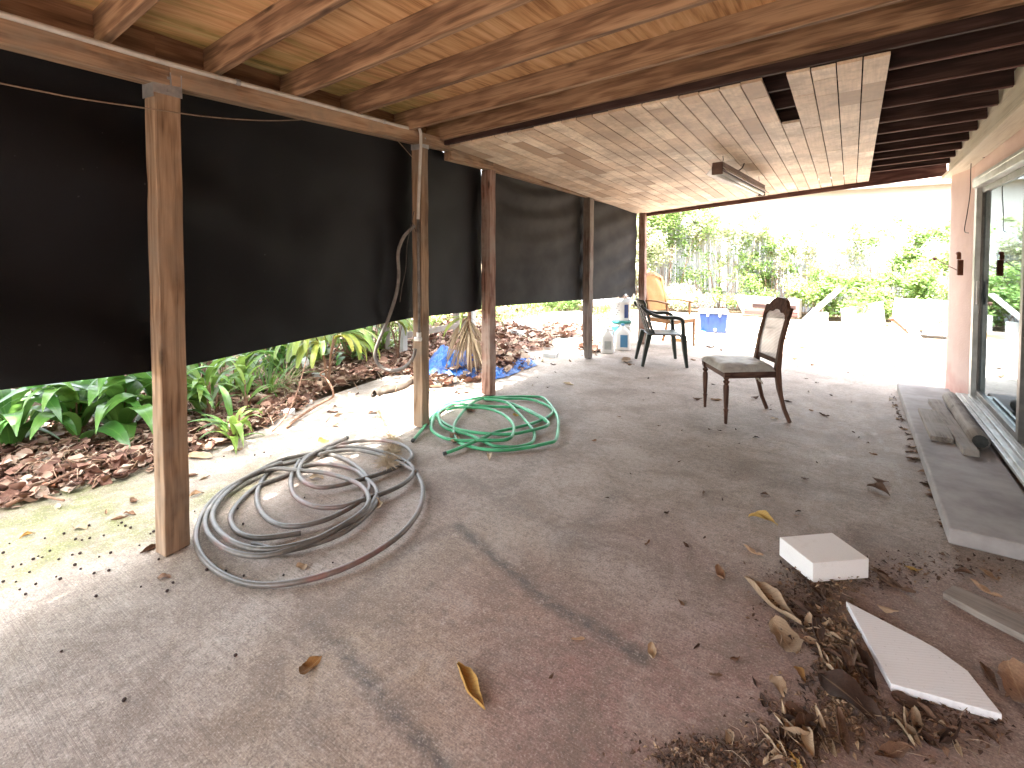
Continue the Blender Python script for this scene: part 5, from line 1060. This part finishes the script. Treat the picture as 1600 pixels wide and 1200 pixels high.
p = gz(700, 556); m = MB(); m.beam(p + Vector((-.22, -.1, .05)), p + Vector((.25, .12, .16)), .34, .025); tag(m.build('terracotta_board', M_TERRA, None, bevel=.003), 'red brown board leaning in leaves behind the blue tarpaulin', 'board')

# ground cover patches and far left yard
m = MB()
def cover(m, poly, n, L, W):
    P = [gz(*q) for q in poly]; xs = [p.x for p in P]; ys = [p.y for p in P]; k = 0; tr_ = 0
    while k < n and tr_ < n * 30:
        tr_ += 1; x = ru(min(xs), max(xs)); y = ru(min(ys), max(ys))
        if not inpoly(x, y, P): continue
        m.blade((x, y, -.05), ru(0, 6.28), ru(.5, 1.4), ru(*L), ru(*W), ru(.4, 1.6), 3, rnd(), .2); k += 1
cover(m, [(770, 503), (835, 500), (870, 486), (905, 484), (905, 470), (700, 478), (660, 505)], 1800, (.12, .3), (.008, .022))
cover(m, [(925, 523), (958, 520), (990, 500), (985, 480), (930, 480)], 700, (.1, .25), (.008, .02))
cover(m, [(740, 500), (660, 525), (560, 540), (300, 570), (0, 600), (0, 560), (600, 490)], 1400, (.15, .35), (.01, .03))
tag(m.build('ground_cover', M_GRASS), 'green grass and creeping plants beyond the leaf litter', 'ground cover', None, 'stuff')

# ================================================================== FAR YARD
FY = lambda x: 15.3 + (x + 4) * .10
fe = empty('wood_fence', (0, 15.3, 0), 0, 'weathered white board fence across the end of the yard', 'fence')
m = MB(); x = -9.5
while x < 5.5:
    wd = ru(.13, .15); h = 2.12 + ru(-.05, .03) + (.3 if x < -3.0 else 0); y = FY(x) - 15.3 + ru(-.006, .006)
    if not (rnd() < .02): m.box(x, x + wd - ru(.004, .014), y - .01, y + .01, -.05, h, 0, rnd(), 2)
    x += wd
m.build('board_panel', M_FENCE, fe)
m = MB()
for z in (.4, 1.2, 1.95): m.beam((-9.5, FY(-9.5) - 15.3 + .04, z), (5.5, FY(5.5) - 15.3 + .04, z), .05, .09)
m.build('rail', M_FENCE, fe)
for x in (-9, -6.6, -4.2, -1.8, .6, 3.0, 5.4):
    m = MB(); m.box(x - .05, x + .05, FY(x) - 15.3 + .03, FY(x) - 15.3 + .13, -.05, 2.2); m.build('fence_post', M_FENCE, fe)
# neighbour house
nh = empty('neighbour_house', (0, 21, 0), 0, 'pale plain neighbour house with a white eave rising behind the fence', 'house')
m = MB(); m.box(-9, 9, 0, 8, 0, 3.75); m.build('wall', M_HWALL, nh)
m = MB(); m.box(-9.4, 9.4, -.42, -.38, 3.70, 3.86); m.box(-9.4, 9.4, -.40, 0, 3.72, 3.75); m.build('eave', M_HTRIM, nh)
m = MB(); m.prism([(-9.4, -.45, 3.86), (9.4, -.45, 3.86), (9.4, 4, 5.0), (-9.4, 4, 5.0)], [(-9.4, -.45, 3.80), (9.4, -.45, 3.80), (9.4, 4, 4.9), (-9.4, 4, 4.9)]); m.build('roof', M_SHING, nh)
m = MB(); m.prism([(-9.4, 8.45, 3.86), (-9.4, 4, 5.0), (9.4, 4, 5.0), (9.4, 8.45, 3.86)], [(-9.4, 8.45, 3.80), (-9.4, 4, 4.9), (9.4, 4, 4.9), (9.4, 8.45, 3.80)]); m.build('roof', M_SHING, nh)

def bush(name, label, cat, c, rad, nc, nl, ls, mt, stem=True, group=None, low=0.0, cl=.28, st=8):
    r = empty(name, (c[0], c[1], 0), 0, label, cat, group); m = MB(); ms = MB(); C = []
    while len(C) < nc:
        p = Vector((ru(-1, 1), ru(-1, 1), ru(-1, 1)))
        if .35 < p.length < 1: C.append(Vector((p.x * rad[0], p.y * rad[1], c[2] + p.z * rad[2])))
    for q in C:
        if q.z < .06: q.z = ru(.06, .3)
        t0 = ru(.15, .85); rr = cl * ru(.6, 1.3)
        for _ in range(nl):
            d = Vector((random.gauss(0, 1), random.gauss(0, 1), random.gauss(0, .8))).normalized() * rr * rnd() ** .45
            p = q + d
            if p.z < .02: continue
            nr = (d.normalized() * .6 + Vector((ru(-.5, .5), ru(-.5, .5), .9))).normalized(); L = ru(*ls)
            m.leafq(p, nr, Vector((ru(-1, 1), ru(-1, 1), ru(-.6, .3))), L, L * ru(.45, .7), min(1, max(0, t0 + ru(-.25, .25))), .2)
        if stem and rnd() < .4: ms.tube(spline([(q.x * .35, q.y * .3, -.03), (q.x * .6 + ru(-.1, .1), q.y * .6, q.z * .55), tuple(q)], 4), [.006] * 5 + [.003] * 4, 5, False)
    m.build('foliage', mt, r)
    if stem: ms.build('stems', M_BROWNST, r)
    return r
GV = 'vines and bushes along the fence'
bush('fence_vine', 'tall bright green vine mass climbing over the left end of the fence', 'vine', (-4.6, 14.7, 2.35), (1.7, .55, .95), 60, 130, (.06, .12), M_LEAF_F, True, GV, cl=.34)
bush('fence_vine', 'pale flowering vine spilling down behind the armchair at the left', 'vine', (-5.2, 14.2, 1.3), (.9, .6, 1.3), 46, 130, (.06, .12), M_LEAF_W, True, GV, cl=.32)
bush('fence_vine', 'pale vine band hanging over the fence top left of centre', 'vine', (-2.9, 15.0, 2.3), (1.3, .4, .55), 34, 110, (.06, .11), M_LEAF_W, True, GV, cl=.26)
bush('fence_vine', 'thin leafy vine climbing the middle of the fence', 'vine', (-1.9, 15.0, 1.35), (.75, .3, 1.05), 30, 80, (.06, .11), M_LEAF_F, True, GV, cl=.2)
bush('fence_vine', 'sparse pale vine on the fence right of centre', 'vine', (-.6, 15.2, 1.75), (1.0, .3, .6), 22, 70, (.06, .11), M_LEAF_W, True, GV, cl=.2)
bush('fence_vine', 'green vine on the fence beside the pink wall', 'vine', (1.7, 15.2, 1.45), (1.0, .4, .6), 30, 110, (.06, .12), M_LEAF_F, True, GV, cl=.26)
bush('fence_vine', 'thin sprawling vine trailing across the middle boards of the fence', 'vine', (-1.2, 15.2, 1.5), (2.6, .25, .75), 70, 34, (.05, .10), M_LEAF_W, True, GV, cl=.22)
bush('fence_vine', 'loose leafy vine hanging over the fence top right of centre', 'vine', (.6, 15.3, 2.05), (1.6, .25, .35), 40, 45, (.05, .10), M_LEAF_F, True, GV, cl=.2)
bush('fence_vine', 'scattered yellow green vine low on the fence left of the broken trough', 'vine', (-3.3, 14.9, 1.0), (1.1, .3, .8), 34, 45, (.05, .10), M_LEAF_F, True, GV, cl=.24)
bush('yard_bush', 'low green bush growing behind the concrete slab right of centre', 'bush', (-.35, 14.2, .62), (.95, .5, .55), 40, 120, (.06, .11), M_LEAF_F, True, GV, cl=.26)
bush('yard_bush', 'low green bush growing behind the sheet metal beside the pink wall', 'bush', (1.2, 14.3, .7), (.9, .5, .55), 34, 120, (.06, .11), M_LEAF_F, True, GV, cl=.26)
bush('yard_bush', 'small bush growing in front of the concrete slab', 'bush', (.35, 13.0, .42), (.42, .3, .4), 18, 90, (.05, .10), M_LEAF_F, True, GV, cl=.2)
bush('yard_bush', 'small green bush at the fence foot behind the broken trough', 'bush', (-2.4, 14.7, .45), (.8, .4, .45), 22, 90, (.05, .10), M_LEAF_F, True, GV, cl=.22)
bush('yard_bush', 'dry low bush behind the armchair at the fence foot', 'bush', (-4.2, 13.9, .3), (1.2, .6, .35), 34, 90, (.05, .10), M_LEAF_W, True, GV, cl=.22)
bush('yard_bush', 'leafy bush behind the pail stack left of the roof corner post', 'bush', (-6.6, 12.6, .6), (1.5, 1.2, .6), 40, 110, (.06, .12), M_LEAF_F, True, GV, cl=.28)

# the tree that drops the leaves: stands in the side yard, its crown over the planted strip
def tree(name, label, c, h, R, nc, nl, mt):
    r = empty(name, (c[0], c[1], 0), 0, label, 'tree'); m = MB(); ms = MB()
    ms.tube(spline([(0, 0, -.1), (.05, .03, h * .3), (-.05, .08, h * .62), (0, 0, h)], 5), [.17 - .006 * i for i in range(16)], 10)
    for i in range(nc):
        a = ru(0, 6.28); q = Vector((cos(a) * R * rnd() ** .5, sin(a) * R * rnd() ** .5, h + ru(-.7, 1.1))); t0 = ru(.1, .8)
        if c[0] + q.x > -3.38 and -2.2 < c[1] + q.y < .2: continue  # crown clusters left out so a strip of sun reaches the floor
        if i % 4 == 0: ms.tube(spline([(0, 0, h * ru(.55, .95)), (q.x * .5, q.y * .5, q.z - .3), tuple(q)], 3), [.06, .05, .045, .035, .03, .02, .015], 6, False)
        for _ in range(nl):
            d = Vector((random.gauss(0, 1), random.gauss(0, 1), random.gauss(0, .6))).normalized() * .6 * rnd() ** .5; L = ru(.14, .26)
            m.leafq(q + d, Vector((ru(-.6, .6), ru(-.6, .6), 1)).normalized(), Vector((ru(-1, 1), ru(-1, 1), ru(-.5, .2))), L, L * .55, min(1, max(0, t0 + ru(-.2, .2))), .2)
    m.build('crown', mt, r); ms.build('trunk', M_BROWNST, r); return r
tree('shade_tree', 'leafy tree in the side yard beyond the planted strip, nearer one', (-5.92, .0), 4.7, 2.85, 125, 112, M_LEAF_B)
tree('shade_tree', 'leafy tree in the side yard beyond the blue tarpaulin, farther one', (-6.0, 4.9), 4.9, 2.85, 110, 105, M_LEAF_B)
tree('shade_tree', 'unseen leafy tree added left of and behind the viewer for its shade', (-6.2, -4.9), 4.8, 2.8, 80, 95, M_LEAF_B)  # added out of view to cut the light on the near floor

# debris along the fence
m_ = empty('broken_trough', (gz(1196, 494).x, gz(1196, 494).y + .2, 0), radians(-4), 'grey brown broken wooden trough lying on its side under the fence', 'trough')
m = MB(); m.prism([(-.72, .2, .46), (.72, .2, .42), (.72, -.2, .40), (-.72, -.2, .46)], [(-.55, .2, .02), (.72, .2, 0), (.72, -.2, 0), (-.5, -.2, .02)]); m.build('body', M_OLD, m_, bevel=.01)
m = MB(); m.box(-.28, .66, -.215, -.201, .20, .29); m.build('dark_slot', M_DARK, m_)
m = MB(); m.box(-.46, .70, -.23, -.201, .03, .15); m.build('lower_board', M_FASC, m_, bevel=.004)
def slabp(px_bot, h, th, lean, name, label, cat, mt):
    a = gz(*px_bot[0]); b = gz(*px_bot[1]); d = (b - a).normalized(); nrm = Vector((-d.y, d.x, 0)); m = MB(); up = Vector((0, 0, 1)) * cos(lean) + nrm * sin(lean)
    h1, h2 = h if hasattr(h, '__len__') else (h, h)
    f = [a, b, b + up * h2, a + up * h1]; t = nrm * th; m.prism(f, [p + t for p in f]); return tag(m.build(name, mt, None, bevel=.005), label, cat)
slabp([(1316, 509), (1384, 512)], (.36, .55), .06, .35, 'concrete_slab', 'grey broken concrete slab leaning in front of the low bush', 'slab', M_STEP)
slabp([(1270, 503), (1294, 504)], (.20, .22), .15, .1, 'white_block', 'white block standing beside the leaning white board', 'block', M_HTRIM)
a = gz(1257, 503); m = MB(); m.beam(a + Vector((0, 0, .04)), a + Vector((.62, .35, .72)), .16, .05); tag(m.build('leaning_board', M_HTRIM, None, bevel=.004), 'white painted board leaning diagonally against the bush', 'board')
a = gz(1250, 490); m = MB(); m.beam(a + Vector((-.2, .1, .35)), a + Vector((.5, .5, .42)), .5, .04); tag(m.build('dark_panel', M_FASC, None), 'dark brown panel propped behind the leaning white board', 'panel')
a = gz(1306, 513); m = MB(); m.box(a.x, a.x + .45, a.y, a.y + .10, 0, .10, .15); tag(m.build('lumber_piece', M_TANW, None, bevel=.003), 'short tan lumber piece on the concrete in front of the slab', 'lumber')
a = gz(1136, 511); m = MB(); m.box(a.x - .15, a.x + .2, a.y - .05, a.y + .05, 0, .10, -.2); tag(m.build('lumber_piece', M_TANW, None, bevel=.003), 'tan lumber offcut on the concrete right of the cooler', 'lumber')
a = gz(1060, 533); m = MB(); m.box(a.x - .12, a.x + .12, a.y - .06, a.y + .06, 0, .05, .2); tag(m.build('lumber_piece', M_TANW, None, bevel=.003), 'yellowish lumber offcut under the armchair', 'lumber')
a = gz(1345, 516); m = MB()
for i in range(9): m.tube([(a.x + i * .07, a.y + .02 * i, .02), (a.x + i * .07 + .01, a.y + .02 * i, .17)], .006, 6)
for z in (.03, .10, .165): m.tube([(a.x - .02, a.y, z), (a.x + .6, a.y + .18, z)], .006, 6)
tag(m.build('rusty_grate', M_RUST, None), 'rusty wire grate standing at the foot of the concrete slab', 'grate')
slabp([(1398, 520), (1500, 527)], (.62, .58), .02, .75, 'metal_sheet', 'large pale grey metal sheet leaning back beside the pink wall', 'metal sheet', M_GALV2)
slabp([(1392, 512), (1490, 520)], (.66, .66), .03, .5, 'board_sheet', 'white board sheet standing behind the grey metal sheet', 'board', M_HTRIM)
stick([(1393, 498), (1405, 508), (1418, 520)], .03, M_BROWNST, 'brown_pole', 'short brown pole leaning on the left edge of the metal sheet', 'pole', [.5, .25, .03])
stick([(1405, 490), (1412, 505), (1418, 519)], .02, M_GALV, 'grey_pole', 'thin grey pole crossing the brown pole at the metal sheet', 'pole', [.6, .3, .03])
stick([(1426, 512), (1440, 516), (1455, 510), (1475, 500)], .022, M_BROWNST, 'fallen_branch', 'reddish brown branch lying across the metal sheet', 'branch', [.05, .08, .16, .3])
stick([(1440, 530), (1455, 533), (1475, 536)], .012, M_BROWNST, 'thin_branch', 'thin stick on the sunlit concrete near the pink wall', 'branch')
scrap(1345, 511, .5, .2, .03, .1, 'white flat rubble piece in front of the tan lumber', M_HTRIM)
scrap(1190, 512, .5, .18, .05, .1, 'flat grey plank piece on the sunlit concrete in front of the trough', M_OLD)
scrap(1236, 507, .3, .14, .05, .3, 'pale rubble piece right of the flat grey plank piece', M_OLD)
# weeds / leaves on the sunlit slab
for (u, v) in [(1207, 520), (1230, 530), (1165, 520), (1250, 545), (1300, 545), (1180, 548), (1330, 560), (1240, 560), (1270, 572), (1110, 545), (1130, 550), (1380, 560), (1400, 575), (1345, 540), (1075, 535), (1090, 532), (1310, 530), (1050, 525), (1042, 520), (1055, 530)]:
    p = gz(u + ru(-3, 3), v + ru(-2, 2)); leaf(p.x, p.y, ru(.09, .16), random.choice((M_DL, M_DLD)), random.choice((1, 3, 4, 6, 7)), ru(0, 6.3), 0, (0, 0), 'dead leaf lying on the bright sunlit concrete beyond the roof', 'dead leaves on the sunlit concrete')
